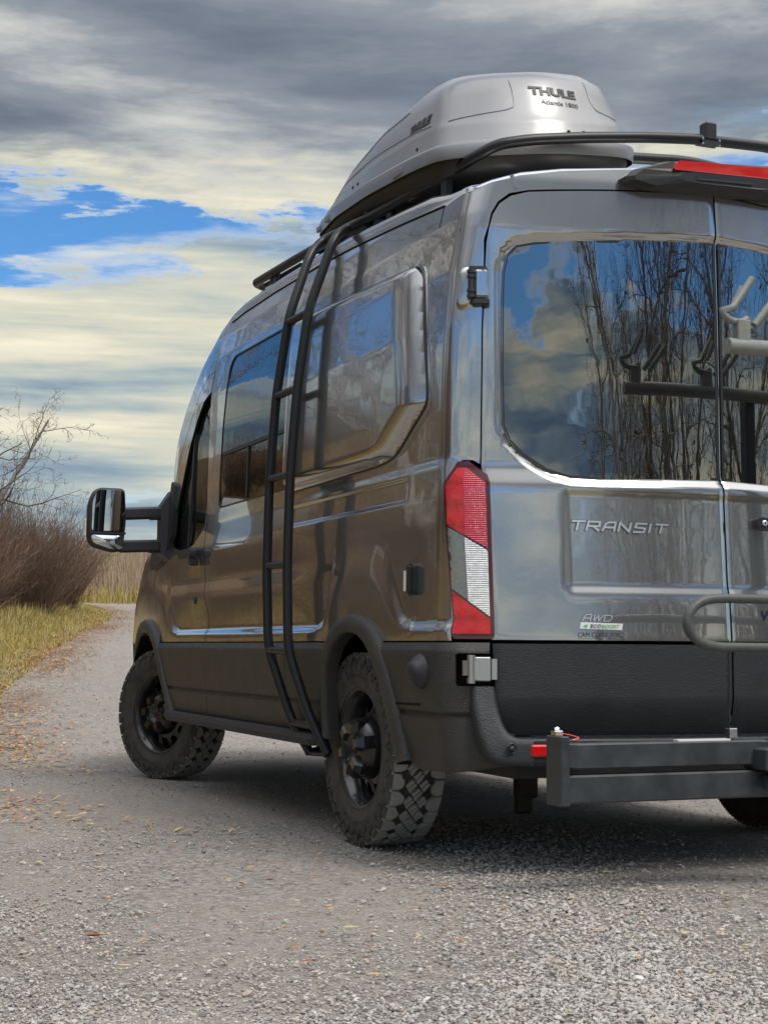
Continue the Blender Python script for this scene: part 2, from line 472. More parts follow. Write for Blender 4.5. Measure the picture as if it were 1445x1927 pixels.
def curve_text(s, size=1.0, shear=0.0, spacing=1.0, extrude=.0, bold=0.0):
    cu = bpy.data.curves.new('lettering', 'FONT'); cu.body = s; cu.size = size; cu.shear = shear; cu.space_character = spacing; cu.extrude = extrude; cu.offset = bold
    cu.resolution_u = 4
    o = bpy.data.objects.new('lettering_source', cu); COL.objects.link(o)
    dg = bpy.context.evaluated_depsgraph_get(); dg.update(); ev = o.evaluated_get(dg); me = ev.to_mesh()
    V = [tuple(v.co) for v in me.vertices]; F = [tuple(p.vertices) for p in me.polygons]; ev.to_mesh_clear()
    bpy.data.objects.remove(o); bpy.data.curves.remove(cu); return V, F


def letter(name, s, fn, u0, v0, u1, h, mats, parent, shear=0, depth=.004, bold=0.0, bevel=False, mirror=False):
    """flat or raised lettering from u0 to u1 (width fitted) and height h on fn(u,v,d)->xyz"""
    V, F = curve_text(s, 1.0, shear, 1.0, .5, bold); xs = [p[0] for p in V]; ys = [p[1] for p in V]
    w = max(xs) - min(xs); hh = max(ys) - min(ys)
    P = [fn(u0 + (p[0] - min(xs)) / w * (u1 - u0), v0 + (p[1] - min(ys)) / hh * h, (p[2] + .5) * depth) for p in V]
    mb = MB(); mb.add(P, [f[::-1] for f in F] if mirror else F); return mb.build(name, mats, parent)


# ------------------------------------------------------------------ van surfaces
def sm(a, b, x):
    t = np.clip((np.asarray(x, float) - a) / (b - a), 0, 1); return t * t * (3 - 2 * t)


def smooth_table(Z, W, s=.007):
    g = np.arange(.1, 2.9, .002); k = np.exp(-.5 * (np.arange(-12, 13) * .002 / s) ** 2); k /= k.sum()
    return g, np.convolve(np.pad(np.interp(g, Z, W), 12, 'edge'), k, 'valid')


_g, _wf = smooth_table([.25, .42, .60, .80, .832, .858, 1.02, 1.045, 1.11, 1.13, 1.26, 1.29, 1.40, 1.43, 1.6, 1.9, 2.1, 2.3, 2.42, 2.5, 2.6],
                       [1.0, 1.012, 1.024, 1.03, 1.03, 1.009, 1.014, 1.012, 1.0, .999, 1.008, 1.007, .993, .992, .988, .975, .958, .928, .9, .87, .84])
_, _wr = smooth_table([.25, .42, .60, .80, .832, .858, 1.0, 1.2, 1.29, 1.40, 1.43, 1.6, 1.9, 2.1, 2.3, 2.42, 2.5, 2.6],
                      [1.0, 1.012, 1.024, 1.03, 1.03, 1.014, 1.012, 1.010, 1.006, .997, .992, .988, .975, .958, .928, .9, .87, .84])
_, _wp = smooth_table([.25, .42, .60, .80, .95, 1.1, 1.29, 1.43, 1.6, 1.9, 2.1, 2.3, 2.42, 2.5, 2.6],
                      [1.0, 1.012, 1.024, 1.03, 1.03, 1.024, 1.012, .992, .988, .975, .958, .928, .9, .87, .84], .02)
# boundary of the raised wheel brows, z over y
BRY = [0, .25, .50, .565, .625, .753, .887, 1.026, 1.141, 1.259, 1.361, 1.42, 3.72, 3.80, 3.98, 4.14, 4.34, 4.6, 5.0, 5.4]
BRZ = [.835, .835, .835, .845, .874, .955, 1.015, 1.033, 1.018, .958, .852, .835, .835, .845, .938, 1.033, 1.11, 1.15, 1.05, .8]
_by = np.arange(0, 5.4, .01); _k = np.exp(-.5 * (np.arange(-8, 9) / 2.2) ** 2); _k /= _k.sum()
_bz = np.convolve(np.pad(np.interp(_by, BRY, BRZ), 8, 'edge'), _k, 'valid'); _bs = np.gradient(_bz, _by)


def Wf(y, z):
    y = np.asarray(y, float); z = np.asarray(z, float)
    q = sm(1.30, 1.95, y); base = np.interp(z, _g, _wf) * q + np.interp(z, _g, _wr) * (1 - q); plain = np.interp(z, _g, _wp)
    zb = np.interp(y, _by, _bz); sl_ = np.interp(y, _by, _bs); d = (z - zb) / np.sqrt(1 + sl_ ** 2)
    bump_ = (zb > .842).astype(float)
    tw = .052 + .17 * np.clip((zb - .836) * 9, 0, 1); rec = np.clip((d + .012) / tw, 0, 1); rec = rec * rec * (3 - 2 * rec)
    w = plain + (base - plain) * np.where(np.abs(sl_) + (zb - .835) * 4 > .02, rec, 1.0)
    # channel pressed in behind the sliding door zone
    ch = sm(1.298, 1.312, z) * (1 - sm(1.378, 1.392, z)) * sm(.56, .60, y) * (1 - sm(1.84, 1.90, y)); w = w - .013 * ch
    t = np.clip(y - 3.0, 0, 3); w = w - .012 * t ** 2 - .003 * t ** 4
    w = w - .45 * np.clip(y - 3.9, 0, .8) ** 2 * sm(1.38, 1.6, z)
    return w


YZ = [.3, .8, 1.33, 1.40, 1.7, 1.96, 2.25, 2.43, 2.6]; YB = [-.006, -.008, .026, .044, .045, .048, .055, .068, .09]
_, _yb = smooth_table(YZ, YB, .012)
_, _ys = smooth_table([.3, .93, .955, .99, 1.20, 1.30, 1.325, 1.35, 2.6], [0, 0, .001, .010, .008, .006, .001, 0, 0], .006)
GLASSW = [(-.002, 1.376), (-.48, 1.359), (-.585, 1.363), (-.666, 1.386), (-.747, 1.44), (-.791, 1.486), (-.812, 1.541), (-.815, 1.73), (-.812, 1.99), (-.808, 2.09), (-.795, 2.15), (-.765, 2.183), (-.70, 2.197), (-.426, 2.218), (-.002, 2.246)]


def Yr0(x, z):
    x = np.abs(np.asarray(x, float)); z = np.asarray(z, float)
    return np.interp(z, _g, _yb) + .136 * (x / .86) ** 2.2 + np.interp(z, _g, _ys) * (1 - sm(.595, .635, x))


def Yr(x, z):
    x = np.asarray(x, float); z = np.asarray(z, float); y = Yr0(x, z); sh = np.broadcast(x, z).shape
    P = np.stack([-np.abs(np.broadcast_to(x, sh)).ravel(), np.broadcast_to(z, sh).ravel()], 1)
    closed = GLASSW + [(.3, 2.26), (.3, 1.376)]
    d, ins = pdist(P, closed); d = np.where(ins, 0, d).reshape(sh)
    return y + .014 * (1 - sm(.0, .034, d)) * sm(1.2, 1.3, z)


CA_ = math.radians(69.2); RC = .11
XG = ([.3, .5, .78, 1.4, 1.9, 2.1, 2.6], [.872, .872, .876, .888, .881, .872, .868])


def corner(z):
    w = Wf(.45, z); xe = w - RC * (1 - math.cos(CA_)); ye = Yr0(xe, z); y0 = ye + RC * math.sin(CA_); return w, xe, ye, y0


def S(s, z):
    """left outer skin; s = y on the side, then runs on round the corner and across the rear"""
    s = np.asarray(s, float); z = np.asarray(z, float); w, xe, ye, y0 = corner(z)
    wl = Wf(np.maximum(s, y0), z); wl = np.where(s < .45, wl + (w - wl) * sm(.45, .36, s), wl)
    th = np.clip((y0 - s) / RC, 0, CA_); x1 = w - RC * (1 - np.cos(th)); y1 = y0 - RC * np.sin(th)
    l3 = np.maximum(y0 - RC * CA_ - s, 0); x3 = xe - l3; y3 = Yr0(np.maximum(x3, 0), z)
    x = np.where(s >= y0, wl, np.where(l3 > 0, x3, x1)); y = np.where(s >= y0, s, np.where(l3 > 0, y3, y1))
    return np.stack([-x, y, z + 0 * s], -1)


def s_of_x(x, z):
    w, xe, ye, y0 = corner(z); return float(y0 - RC * CA_ - (xe - x))


def sgap(z): return s_of_x(float(np.interp(z, *XG)), z)


def mirror_fn(f):
    def g(u, v):
        P = f(u, v).copy(); P[..., 0] *= -1; return P
    return g


SREF = (-1, -.55, 0.02); SREFR = (1, -.55, 0.02)

van = empty('camper_van', (0, 2.7, 0)); tag(van, 'dark grey high-roof camper van with black lower panels, parked on the gravel track', 'van'); reg(van)

# --- outlines (y or s, z)
ROOFL = [(.30, 2.37), (.42, 2.377), (.9, 2.421), (1.42, 2.463), (1.81, 2.487), (2.5, 2.504), (3.02, 2.502), (3.24, 2.49)]
zr = lambda y: float(np.interp(y, [p[0] for p in ROOFL], [p[1] for p in ROOFL]))
BG = [(3.10, .80), (3.115, .95), (3.20, 1.04), (3.225, 1.12), (3.235, 1.373), (3.27, 1.775), (3.30, 2.0), (3.32, 2.16), (3.32, 2.262)]
ARCO = [(1.345, .42), (1.347, .60), (1.335, .71), (1.27, .81), (1.167, .875), (1.023, .90), (.885, .883), (.80, .85), (.725, .795), (.66, .72), (.61, .64), (.565, .545), (.525, .437), (.50, .37)]
ARCI = [(1.285, .40), (1.286, .60), (1.270, .69), (1.205, .765), (1.12, .81), (1.023, .828), (.93, .818), (.86, .79), (.79, .735), (.73, .665), (.68, .58), (.63, .48), (.585, .37), (.57, .35)]
ARFO = [(3.742, .395), (3.86, .522), (3.975, .668), (4.05, .75), (4.14, .83), (4.26, .895), (4.38, .925), (4.50, .93), (4.62, .915), (4.74, .87), (4.84, .79), (4.92, .68), (4.97, .54), (4.99, .40)]
ARFI = [(3.83, .40), (3.95, .54), (4.06, .675), (4.12, .735), (4.20, .79), (4.29, .825), (4.38, .845), (4.47, .85), (4.57, .84), (4.66, .81), (4.75, .75), (4.83, .66), (4.875, .53), (4.89, .40)]
ZT = .794      # top of the lower coating


def arch_cut(arc, g, sgn, rev=False):
    return [(y, z) for y, z in arc]


def side_outline():
    o = []
    # along the bottom from the front edge (B gap) to the rear arch, over the arch, on to the corner and the rear door gap
    o += [(BG[0][0] - .004, ZT)]
    o += [(1.29, ZT)] + [(y, z) for y, z in ARCO if z > ZT + .008] + [(.728, ZT)]
    o += [(.186, ZT)]                                   # lamp cut begins
    lampL = [(.183, ZT + .0), (.256, 1.345), (.222, 1.40), (.200, 1.418)]
    o += lampL
    # lamp top then the rear gap upwards
    o += [(sgap(1.40) + .03, 1.418), (sgap(1.41) + .004, 1.405)]
    o += [(sgap(z) + .004, z) for z in np.linspace(1.42, 2.20, 14)]
    top = [(-.860, 2.25), (-.848, 2.298), (-.825, 2.338), (-.785, 2.370), (-.72, 2.384), (-.623, 2.3915), (-.357, 2.409), (0, 2.431)]
    o += [(s_of_x(-x, z), z + .002) for x, z in top]
    o += [(s_of_x(-x, z), z) for x, z in [(0, 2.515), (-.2, 2.506), (-.355, 2.487), (-.6, 2.462), (-.75, 2.437), (-.85, 2.405), (-.9, 2.385)]]
    o += ROOFL[1:]
    o += [(3.30, 2.487), (3.31, 2.30)] + [(y - .004, z) for y, z in BG[::-1]][1:-1]
    return o


WIN = rounded([(3.03, 1.474), (3.03, 2.268), (1.905, 2.262), (1.905, 1.476)], [.05, .10, .08, .05], 6)


def winfix(w, d):
    c = np.mean(w, 0); return [tuple(c + (np.array(p) - c) * (1 - d)) for p in w]


def both(name, outline, fn, ref, mats, parent, **kw):
    a = patch(name, outline, fn, ref, mats, parent, **kw)
    rr = (-ref[0], ref[1], ref[2]); b = patch(name, outline, mirror_fn(fn), rr, mats, parent, **kw)
    return a, b


SO = side_outline()
side_l = patch('side_panel', SO, S, SREF, PAINT, van, holes=[WIN], du=.022, dv=.012, lip=.014, shade_lip=True)
side_r = patch('side_panel', SO, mirror_fn(S), SREFR, PAINT, van, du=.05, dv=.03, lip=.014)

# door + fender
APIL = [(3.24, 2.49), (3.40, 2.435), (3.60, 2.32), (3.78, 2.17), (3.98, 1.95), (4.20, 1.71), (4.40, 1.48), (4.55, 1.345)]
DTOP = [(3.325, 2.235), (3.42, 2.235), (3.56, 2.165), (3.66, 2.055), (3.78, 1.93), (3.95, 1.74), (4.12, 1.54), (4.28, 1.34), (4.316, 1.25), (4.353, 1.10), (4.203, .973), (4.09, .845), (4.06, ZT)]
DWIN = rounded([(3.245, 1.56), (3.235, 1.80), (3.245, 2.05), (3.30, 2.135), (3.44, 2.105), (3.565, 2.01), (3.705, 1.83), (3.83, 1.63), (3.98, 1.42), (3.95, 1.33), (3.67, 1.285), (3.45, 1.315), (3.31, 1.375), (3.27, 1.43)], .03, 3)
DO = [(BG[0][0] + .004, ZT)] + [(y + .004, z) for y, z in BG[1:-1]] + DTOP
door_l = patch('front_door', DO, S, (-1, 0, 0), PAINT, van, holes=[DWIN], du=.025, dv=.012, lip=.016, shade_lip=True)
door_r = patch('front_door', DO, mirror_fn(S), (1, 0, 0), PAINT, van, holes=[DWIN], du=.06, dv=.03, lip=.016)
FO = [(3.24, 2.49)] + APIL[1:] + [(4.75, 1.29), (5.0, 1.17), (5.20, 1.02), (5.30, .80)] + [(4.87, ZT - .04)] + [(y, z) for y, z in ARFO[::-1] if z > ZT] + [(4.11, ZT)]
FO = FO[:-1] + [(4.095, ZT)] + [(y + .006, z + .002) for y, z in DTOP[::-1]][1:] + [(3.318, 2.25), (3.314, 2.30), (3.304, 2.487)]
fen_l = patch('front_fender', FO[1:], S, (-1, 0, 0), PAINT, van, du=.03, dv=.015, lip=.014, shade_lip=True)
fen_r = patch('front_fender', FO[1:], mirror_fn(S), (1, 0, 0), PAINT, van, du=.06, dv=.03, lip=.014)

# dark inner skin that closes the gaps
IO = [(5.25, .8), (1.30, .8)] + [(y, z + .01) for y, z in ARCO if z > .81] + [(.72, .8)] + [(.25, .8), (.25, 2.30), (.5, 2.35)] + [(y, z - .03) for y, z in ROOFL[2:]] + [(y - .02, z - .03) for y, z in APIL[1:]] + [(5.1, 1.0)]
IH = [[(3.25, 1.30), (3.21, 1.6), (3.2, 2.1), (3.32, 2.16), (3.46, 2.13), (3.72, 1.86), (4.0, 1.42), (3.97, 1.3), (3.67, 1.26)]]
both('inner_skin', IO, S, (-1, 0, 0), DARK, van, holes=IH, du=.08, dv=.05, lip=0, off=-.032)

# --- roof: rings from the top edge inwards
ring = [S(s_of_x(-x, z), z) for x, z in [(0, 2.515), (-.2, 2.506), (-.355, 2.487), (-.6, 2.462), (-.75, 2.437), (-.85, 2.405)]]
for s_ in (np.linspace(s_of_x(.9, 2.385), .42, 7)): ring.append(S(s_, float(np.interp(s_, [s_of_x(.9, 2.385), .42], [2.387, 2.378]))))
for y_ in np.linspace(.5, 3.2, 28): ring.append(S(y_, zr(y_)))
for y_, z_ in APIL[:3]: ring.append(S(y_, z_))
ring = [np.array(p, float) for p in ring]
RF = [(0, 0), (.006, .012), (.010, .035), (.016, .060), (.030, .076), (.07, .088), (.16, .10), (.4, .115), (1, .125)]
rv = []
for f_, dz in RF:
    for p in ring:
        k_ = 1.0 if p[1] > .6 else .18 + .82 * max(0, min(1, (p[1] - .1) / .5)); fr_ = 1 - .8 * max(0, p[1] - 3.1)
        rv.append((p[0] * (1 - f_), 2.0 + (p[1] - 2.0) * (1 - f_ * .35), p[2] + dz * k_ * max(fr_, .25)))
n_ = len(ring); rf = [(i * n_ + j, i * n_ + j + 1, (i + 1) * n_ + j + 1, (i + 1) * n_ + j) for i in range(len(RF) - 1) for j in range(n_ - 1)]
mb = MB(); mb.add(rv, rf, 0, True); mb.add([(-a, b, c) for a, b, c in rv], [f[::-1] for f in rf], 0, True)
mb.build('roof', PAINT, van)

# drip channel: a dark line under the roof's edge, and the joint at the rear pillar
for sx in (-1, 1):
    mb = MB(); P = [S(y_, zr(y_) + .004) for y_ in np.linspace(.45, 3.22, 40)]; mb.tube([(sx * (-p[0] + .0008), p[1], p[2]) for p in P], .0042, 8); mb.build('drip_channel', DARK, van)
    mb = MB(); P = [S(.452, z_) for z_ in np.linspace(2.30, 2.378, 8)]; mb.tube([(sx * (-p[0] + .0002), p[1], p[2]) for p in P], .0016, 6); mb.build('pillar_joint', DARK, van)

# --- windscreen, bonnet and nose lofted between the two side edges
def loft(name, pts, crown, m, n=14, lift=0.0):
    mb = MB(); V = []; k = len(pts)
    for (y, z) in pts:
        p = S(y, z)
        for j in range(n + 1):
            t = -1 + 2 * j / n; V.append((p[0] * -t * -1 if False else -p[0] * t, y + crown[0] * (1 - t * t), z + crown[1] * (1 - t * t) + lift))
    F = [(i * (n + 1) + j, i * (n + 1) + j + 1, (i + 1) * (n + 1) + j + 1, (i + 1) * (n + 1) + j) for i in range(k - 1) for j in range(n)]
    mb.add(V, F, 0, True); return mb.build(name, m, van)


loft('windscreen', [(3.60, 2.32), (3.78, 2.17), (3.98, 1.95), (4.20, 1.71), (4.40, 1.48), (4.55, 1.345)], (.16, .03), WSG)
loft('roof_front', [(3.24, 2.50), (3.40, 2.445), (3.60, 2.325)], (.12, .12), PAINT)
loft('bonnet', [(4.55, 1.343), (4.75, 1.29), (5.0, 1.17), (5.20, 1.02)], (.18, .05), PAINT)
loft('front_bumper', [(5.20, 1.02), (5.30, .80), (5.28, .6), (5.2, .42)], (.18, .0), BED)

# --- side window
sw = patch('side_window', winfix(WIN, .006), S, (-1, 0, 0), GLASSS, van, du=.05, dv=.04, lip=.004, off=-.004)
mbw = MB()
def Sd(y, z, d):
    p = S(y, z); return (float(p[0]) - d, float(p[1]), float(p[2]))
mbw.prism([(2.985, 1.744), (1.94, 1.744), (1.94, 1.762), (2.985, 1.762)], lambda u, v, d: Sd(u, v, d), -.006, .004)
mbw.prism([(2.548, 1.49), (2.566, 1.49), (2.566, 1.745), (2.548, 1.745)], lambda u, v, d: Sd(u, v, d), -.006, .003)
o = mbw.build('window_divider', PLAST, sw)
outer = WIN; inner = winfix(WIN, .022); mbf = MB(); n_ = len(outer)
V = [Sd(y, z, .0015) for y, z in outer] + [Sd(y, z, .0015) for y, z in inner] + [Sd(y, z, -.005) for y, z in inner]
mbf.add(V, [(i, (i + 1) % n_, n_ + (i + 1) % n_, n_ + i) for i in range(n_)] + [(n_ + i, n_ + (i + 1) % n_, 2 * n_ + (i + 1) % n_, 2 * n_ + i) for i in range(n_)], 0, False)
mbf.build('window_seal', PLAST, sw)

# --- bulged flare over the rear side window
FLO = rounded([(1.875, 2.245), (1.40, 2.229), (.53, 2.185), (.425, 1.72), (.415, 1.64), (.70, 1.475), (.86, 1.462), (1.875, 1.452)], [.05, 0, .10, .03, .05, .09, .03, .05], 6)


def flare_fn(s, z):
    s = np.asarray(s, float); z = np.asarray(z, float); P = S(s, z)
    e_aft = np.interp(z, [1.45, 1.475, 1.64, 1.72, 2.185, 2.25], [.90, .70, .415, .425, .53, .55])
    pt = np.stack([s.ravel(), z.ravel()], 1); d, ins = pdist(pt, FLO); d = np.where(ins, d, 0).reshape(s.shape)
    # bevel wide behind and below, narrow in front and above
    da = np.clip((s - e_aft) / .16, 0, 1); db = np.clip((z - np.interp(s, [.415, .70, .86, 1.9], [1.64, 1.475, 1.462, 1.452])) / .062, 0, 1)
    dt = np.clip((np.interp(s, [.5, 1.4, 1.9], [2.185, 2.229, 2.245]) - z) / .055, 0, 1); df = np.clip((1.875 - s) / .05, 0, 1)
    q = -np.log(np.exp(-9 * da) + np.exp(-9 * db) + np.exp(-9 * dt) + np.exp(-9 * df)) / 9; q = np.clip(q, 0, 1)
    h = .062 * (1 - (1 - q) ** 2.2)
    P[..., 0] = P[..., 0] * 1.0 - h - .004; return P


patch('window_flare', FLO, flare_fn, (-1, -.3, 0), PAINT, van, du=.018, dv=.012, lip=.02)
# seal ring round the flare: a fine dark line in a thin raised rim
c_ = np.mean(FLO, 0); FL2 = [tuple(c_ + (np.array(p) - c_) * np.array([1.022, 1.032])) for p in FLO]
mbf = MB(); n_ = len(FLO)
mbf.add([Sd(y, z, .0005) for y, z in FL2] + [Sd(y, z, .004) for y, z in FL2] + [Sd(y, z, .004) for y, z in [tuple(c_ + (np.array(p) - c_) * np.array([1.008, 1.012])) for p in FLO]] + [Sd(y, z, -.004) for y, z in [tuple(c_ + (np.array(p) - c_) * np.array([1.007, 1.011])) for p in FLO]],
        [(k * n_ + i, k * n_ + (i + 1) % n_, (k + 1) * n_ + (i + 1) % n_, (k + 1) * n_ + i) for k in range(3) for i in range(n_)], 0, False)
mbf.build('flare_rim', PAINT, van)
mb = MB(); P = [Sd(y, z, .004) for y, z in resample([np.array(p) for p in FLO], .02)]; mb.tube(P + [P[0]], .0055, 8, caps=False); mb.build('flare_seal', PLAST, van)

# --- lower coated panels
def Sl(s, z):
    P = S(s, z); z = np.asarray(z, float); s = np.asarray(s, float)
    e = np.interp(z, [.34, .40, .526, .533, .545, .551, .742, .762, .797, .80], [-.004, .004, .015, .000, .000, .015, .020, .019, .001, .001])
    nx = np.where(np.asarray(s) > .33, 1.0, np.clip((np.asarray(s) - .1) / .2, .35, 1)); P[..., 0] -= e * nx; P[..., 1] -= e * (1 - nx)
    return P


def low(name, o, **kw): return both(name, o, Sl, SREF, BED, van, du=.03, dv=.01, lip=.012, **kw)


low('lower_door_panel', [(3.066, .415), (3.06, .545), (3.104, ZT - .006), (4.098, ZT - .006), (3.985, .668), (3.865, .522), (3.76, .41)])
low('lower_side_panel', [(1.352, .415), (1.352, .60), (1.342, .71), (1.285, ZT - .006), (1.80, ZT - .006), (1.80, .70), (1.775, .415)][::-1])
low('lower_side_panel', [(1.781, .415), (1.806, .70), (1.806, ZT - .006), (3.096, ZT - .006), (3.052, .545), (3.058, .415)])
# rear corner of the bumper, round to the door gap
def gapb(z): return sgap(z) + .006
BCO = [(.50, .36), (.535, .437), (.575, .545), (.62, .64), (.67, .72), (.735, ZT - .006), (.19, ZT - .006), (gapb(.78) + .0, ZT - .006)]
BCO += [(gapb(.75), .752), (s_of_x(.985, .75), .752), (s_of_x(.992, .70), .745), (s_of_x(.992, .66), .650), (s_of_x(.985, .65), .640), (gapb(.65), .642)]
BCO += [(gapb(z), z) for z in (.62, .58, .54)] + [(s_of_x(.85, .49) + .0, .49), (s_of_x(.80, .48), .478), (s_of_x(.80, .40), .375), (.18, .350), (.35, .345), (.46, .345)]
low('bumper_corner', BCO)
# hinge pocket behind it
def Sp(s, z):
    P = S(s, z); return P
both('hinge_pocket', [(s_of_x(1.0, .7), .64), (s_of_x(1.0, .7), .76), (sgap(.7) - .02, .76), (sgap(.7) - .02, .64)], Sp, SREF, DARK, van, du=.03, dv=.03, lip=0, off=-.03)

# proud swath and step of the rear bumper
def bump_y(x): return float(Yr0(abs(x), .5)) - .085
mb = MB(); xs = np.linspace(-.80, .80, 33); prof = [(.05, .470), (.0, .468), (-.004, .462), (-.004, .392), (.004, .380), (.05, .372), (.12, .368)]
V = [(x, bump_y(x) + py0 + (.0 if i else .05), z) for i, (py0, z) in enumerate(prof) for x in xs]
n_ = len(xs); mb.add(V, [(i * n_ + j, i * n_ + j + 1, (i + 1) * n_ + j + 1, (i + 1) * n_ + j) for i in range(len(prof) - 1) for j in range(n_ - 1)], 0, False)
bumper = mb.build('rear_bumper', BEDR, van)
for i in range(27):
    x = -.72 + i * .0553; mb = MB(); yy = bump_y(x)
    mb.box((x, yy + .055, .473), (.006, .085, .006), R=Matrix.Rotation(.75, 3, 'Z')); mb.build('tread_rib', BEDR, bumper)
# end caps that sweep from the hinge pocket down into the step
CA1 = spline([(.874, .118, .640), (.870, .100, .57), (.860, .075, .51), (.845, .055, .480), (.82, .038, .470), (.78, .020, .468)], 6)
CB1 = spline([(.948, .150, .640), (.950, .120, .56), (.942, .095, .47), (.92, .075, .41), (.88, .055, .382), (.78, .016, .376)], 6)
for sx in (-1, 1):
    V = []; m_ = 10
    for a, b in zip(CA1, CB1):
        for j in range(m_ + 2):
            t = max(0, min(1, (j - 1) / (m_ - 1))); p = a + (b - a) * t; bu = .007 * (1 - abs(2 * t - 1) ** 6); 
            if j in (0, m_ + 1): p = p + np.array([0, .03, 0]); bu = 0
            V.append((sx * (p[0] + bu * .45), p[1] - bu - .004, p[2]))
    k_ = m_ + 2; F = [(i * k_ + j, i * k_ + j + 1, (i + 1) * k_ + j + 1, (i + 1) * k_ + j) for i in range(len(CA1) - 1) for j in range(k_ - 1)]
    mb = MB(); mb.add(V, F if sx < 0 else [f[::-1] for f in F], 0, True); mb.build('bumper_end_cap', BEDR, bumper)
for x in (-.852, .852):
    mb = MB(); mb.lathe([(.0, .008), (.009, .008), (.0095, .0), ], (x, bump_y(x) - .009, .437), (0, -1, 0), 20, 0); mb.build('parking_sensor', PLASTG, bumper)
    mb = MB(); mb.lathe([(.013, .0), (.015, .004), (.018, .004), (.020, -.002)], (x, bump_y(x) - .009, .437), (0, -1, 0), 24, 0); mb.build('sensor_ring', PLAST, bumper)
for sx in (-1, 1):
    mb = MB(); mb.box((sx * .752, bump_y(.752) - .010, .430), (.082, .012, .040), 0, R=Matrix.Rotation(-sx * -.28, 3, 'Z'), bev=.006); mb.build('red_reflector', REDR, bumper)
mb = MB(); mb.lathe([(.0, .006), (.010, .006), (.014, .0)], (-.995, .335, .598), (-1, -.2, 0), 20); mb.build('side_sensor', PLAST, van)
mb = MB(); mb.lathe([(.007, .0065), (.010, .0065), (.0105, .003)], (-1.0035, .335, .598), (-1, -.2, 0), 20); mb.build('sensor_ring', PLASTG, van)
# groove behind the wheel
mb = MB(); mb.prism([(.36, .569), (.60, .565), (.60, .573), (.36, .577)], lambda u, v, d: (float(Sl(u, v)[0]) - d, u, v), -.004, .0015); mb.build('groove_line', DARK, van)


# --- wheel arch flares
def arch(ou, inn, nm):
    k = len(ou); m_ = 40
    def rs(P):
        P = np.array(P, float); d = np.r_[0, np.cumsum(np.linalg.norm(np.diff(P, axis=0), axis=1))]; t = np.linspace(0, d[-1], m_); return np.stack([np.interp(t, d, P[:, 0]), np.interp(t, d, P[:, 1])], 1)
    A, B = rs(ou), rs(inn)
    for sx in (-1, 1):
        V = []
        prof = [(0.0, -.004), (0.0, .012), (.12, .026), (.5, .033), (.86, .032), (.97, .026), (1.0, .012), (1.0, -.03)]
        for t, h in prof:
            for a, b in zip(A, B):
                y, z = a + (b - a) * t; w = float(Wf(y if y > .45 else .45, max(z, .42))); V.append((sx * (w + h), y, z))
        F = [(i * m_ + j, i * m_ + j + 1, (i + 1) * m_ + j + 1, (i + 1) * m_ + j) for i in range(len(prof) - 1) for j in range(m_ - 1)]
        mb = MB(); mb.add(V, F if sx > 0 else [f[::-1] for f in F], 0, True); mb.build(nm, BED, van)


arch([(a, b) for a, b in ARCO], ARCI, 'wheel_arch_trim'); arch(ARFO, ARFI, 'wheel_arch_trim')
# wheel wells
WA = {-1: (PI - .02, 2 * PI + .02), 1: (PI + .10, 2 * PI - .10)}
for yc_, nm in ((1.02, 'rear'), (4.40, 'front')):
    for sx in (-1, 1):
        mb = MB(); mb.lathe([(.475, .0), (.475, .29), (0, .29)], (sx * .995, yc_, .40), (-sx, 0, 0), 30, 0, a0=WA[sx][0], a1=WA[sx][1]); o = mb.build('wheel_well_liner', DARK, van)
# underbody
mb = MB()
mb.box((0, 2.72, .46), (1.10, 5.0, .14)); mb.box((-.78, 2.45, .46), (.40, 2.15, .10)); mb.box((.78, 2.45, .46), (.40, 2.15, .10))
mb.box((-.45, 2.6, .37), (.09, 4.4, .11)); mb.box((.45, 2.6, .37), (.09, 4.4, .11)); mb.box((0, .36, .39), (1.60, .5, .12)); mb.box((0, 5.05, .5), (1.5, .4, .2))
mb.build('underbody', UNDER, van)
mb = MB(); mb.tube([(-.8, 1.056, .37), (.8, 1.056, .37)], .045, 12); mb.lathe([(0, -.14), (.10, -.12), (.145, 0), (.10, .12), (0, .14)], (0, 1.04, .37), (0, 1, 0), 20); mb.build('rear_axle', UNDER, van)
mb = MB(); mb.box((-.30, .98, .32), (.10, .04, .30), bev=.01); mb.box((-.31, .98, .16), (.075, .035, .10), bev=.01); mb.tube([(-.335, .97, .42), (-.335, .97, .14)], .012, 8); mb.build('shock_mount', UNDER, van)
mb = MB(); mb.tube(bends([(.62, .2, .33), (.55, .9, .36), (.3, 1.5, .34), (.3, 3.2, .34)], .15), .035, 12); mb.tube([(.32, 1.7, .33), (.32, 2.3, .33)], .1, 16); mb.build('exhaust', UNDER, van)
# running board
for sx in (-1, 1):
    mb = MB(); xs0 = [(.93, .43), (1.025, .422), (1.062, .412), (1.068, .392), (1.05, .365), (.93, .36)]; ys0 = [3.80, 3.77, 3.0, 1.45, 1.42]; sc_ = [.55, 1, 1, 1, .7]
    V = [(sx * (.93 + (x - .93) * sc_[i]), y, z) for i, y in enumerate(ys0) for x, z in xs0]; k = len(xs0)
    F = [(i * k + j, i * k + (j + 1) % k, (i + 1) * k + (j + 1) % k, (i + 1) * k + j) for i in range(len(ys0) - 1) for j in range(k)] + [tuple(range(k)), tuple(range(4 * k, 5 * k))]
    mb.add(V, F); rb_ = mb.build('running_board', PLASTG, van)
    mb = MB(); mb.prism([(3.68, 1.0), (1.5, 1.0), (1.5, 1.035), (3.68, 1.035)], lambda u, v, d: (sx * v, u, .424 - (v - 1.0) * .12 + d), 0, .004); mb.build('step_pad', DARK, rb_)

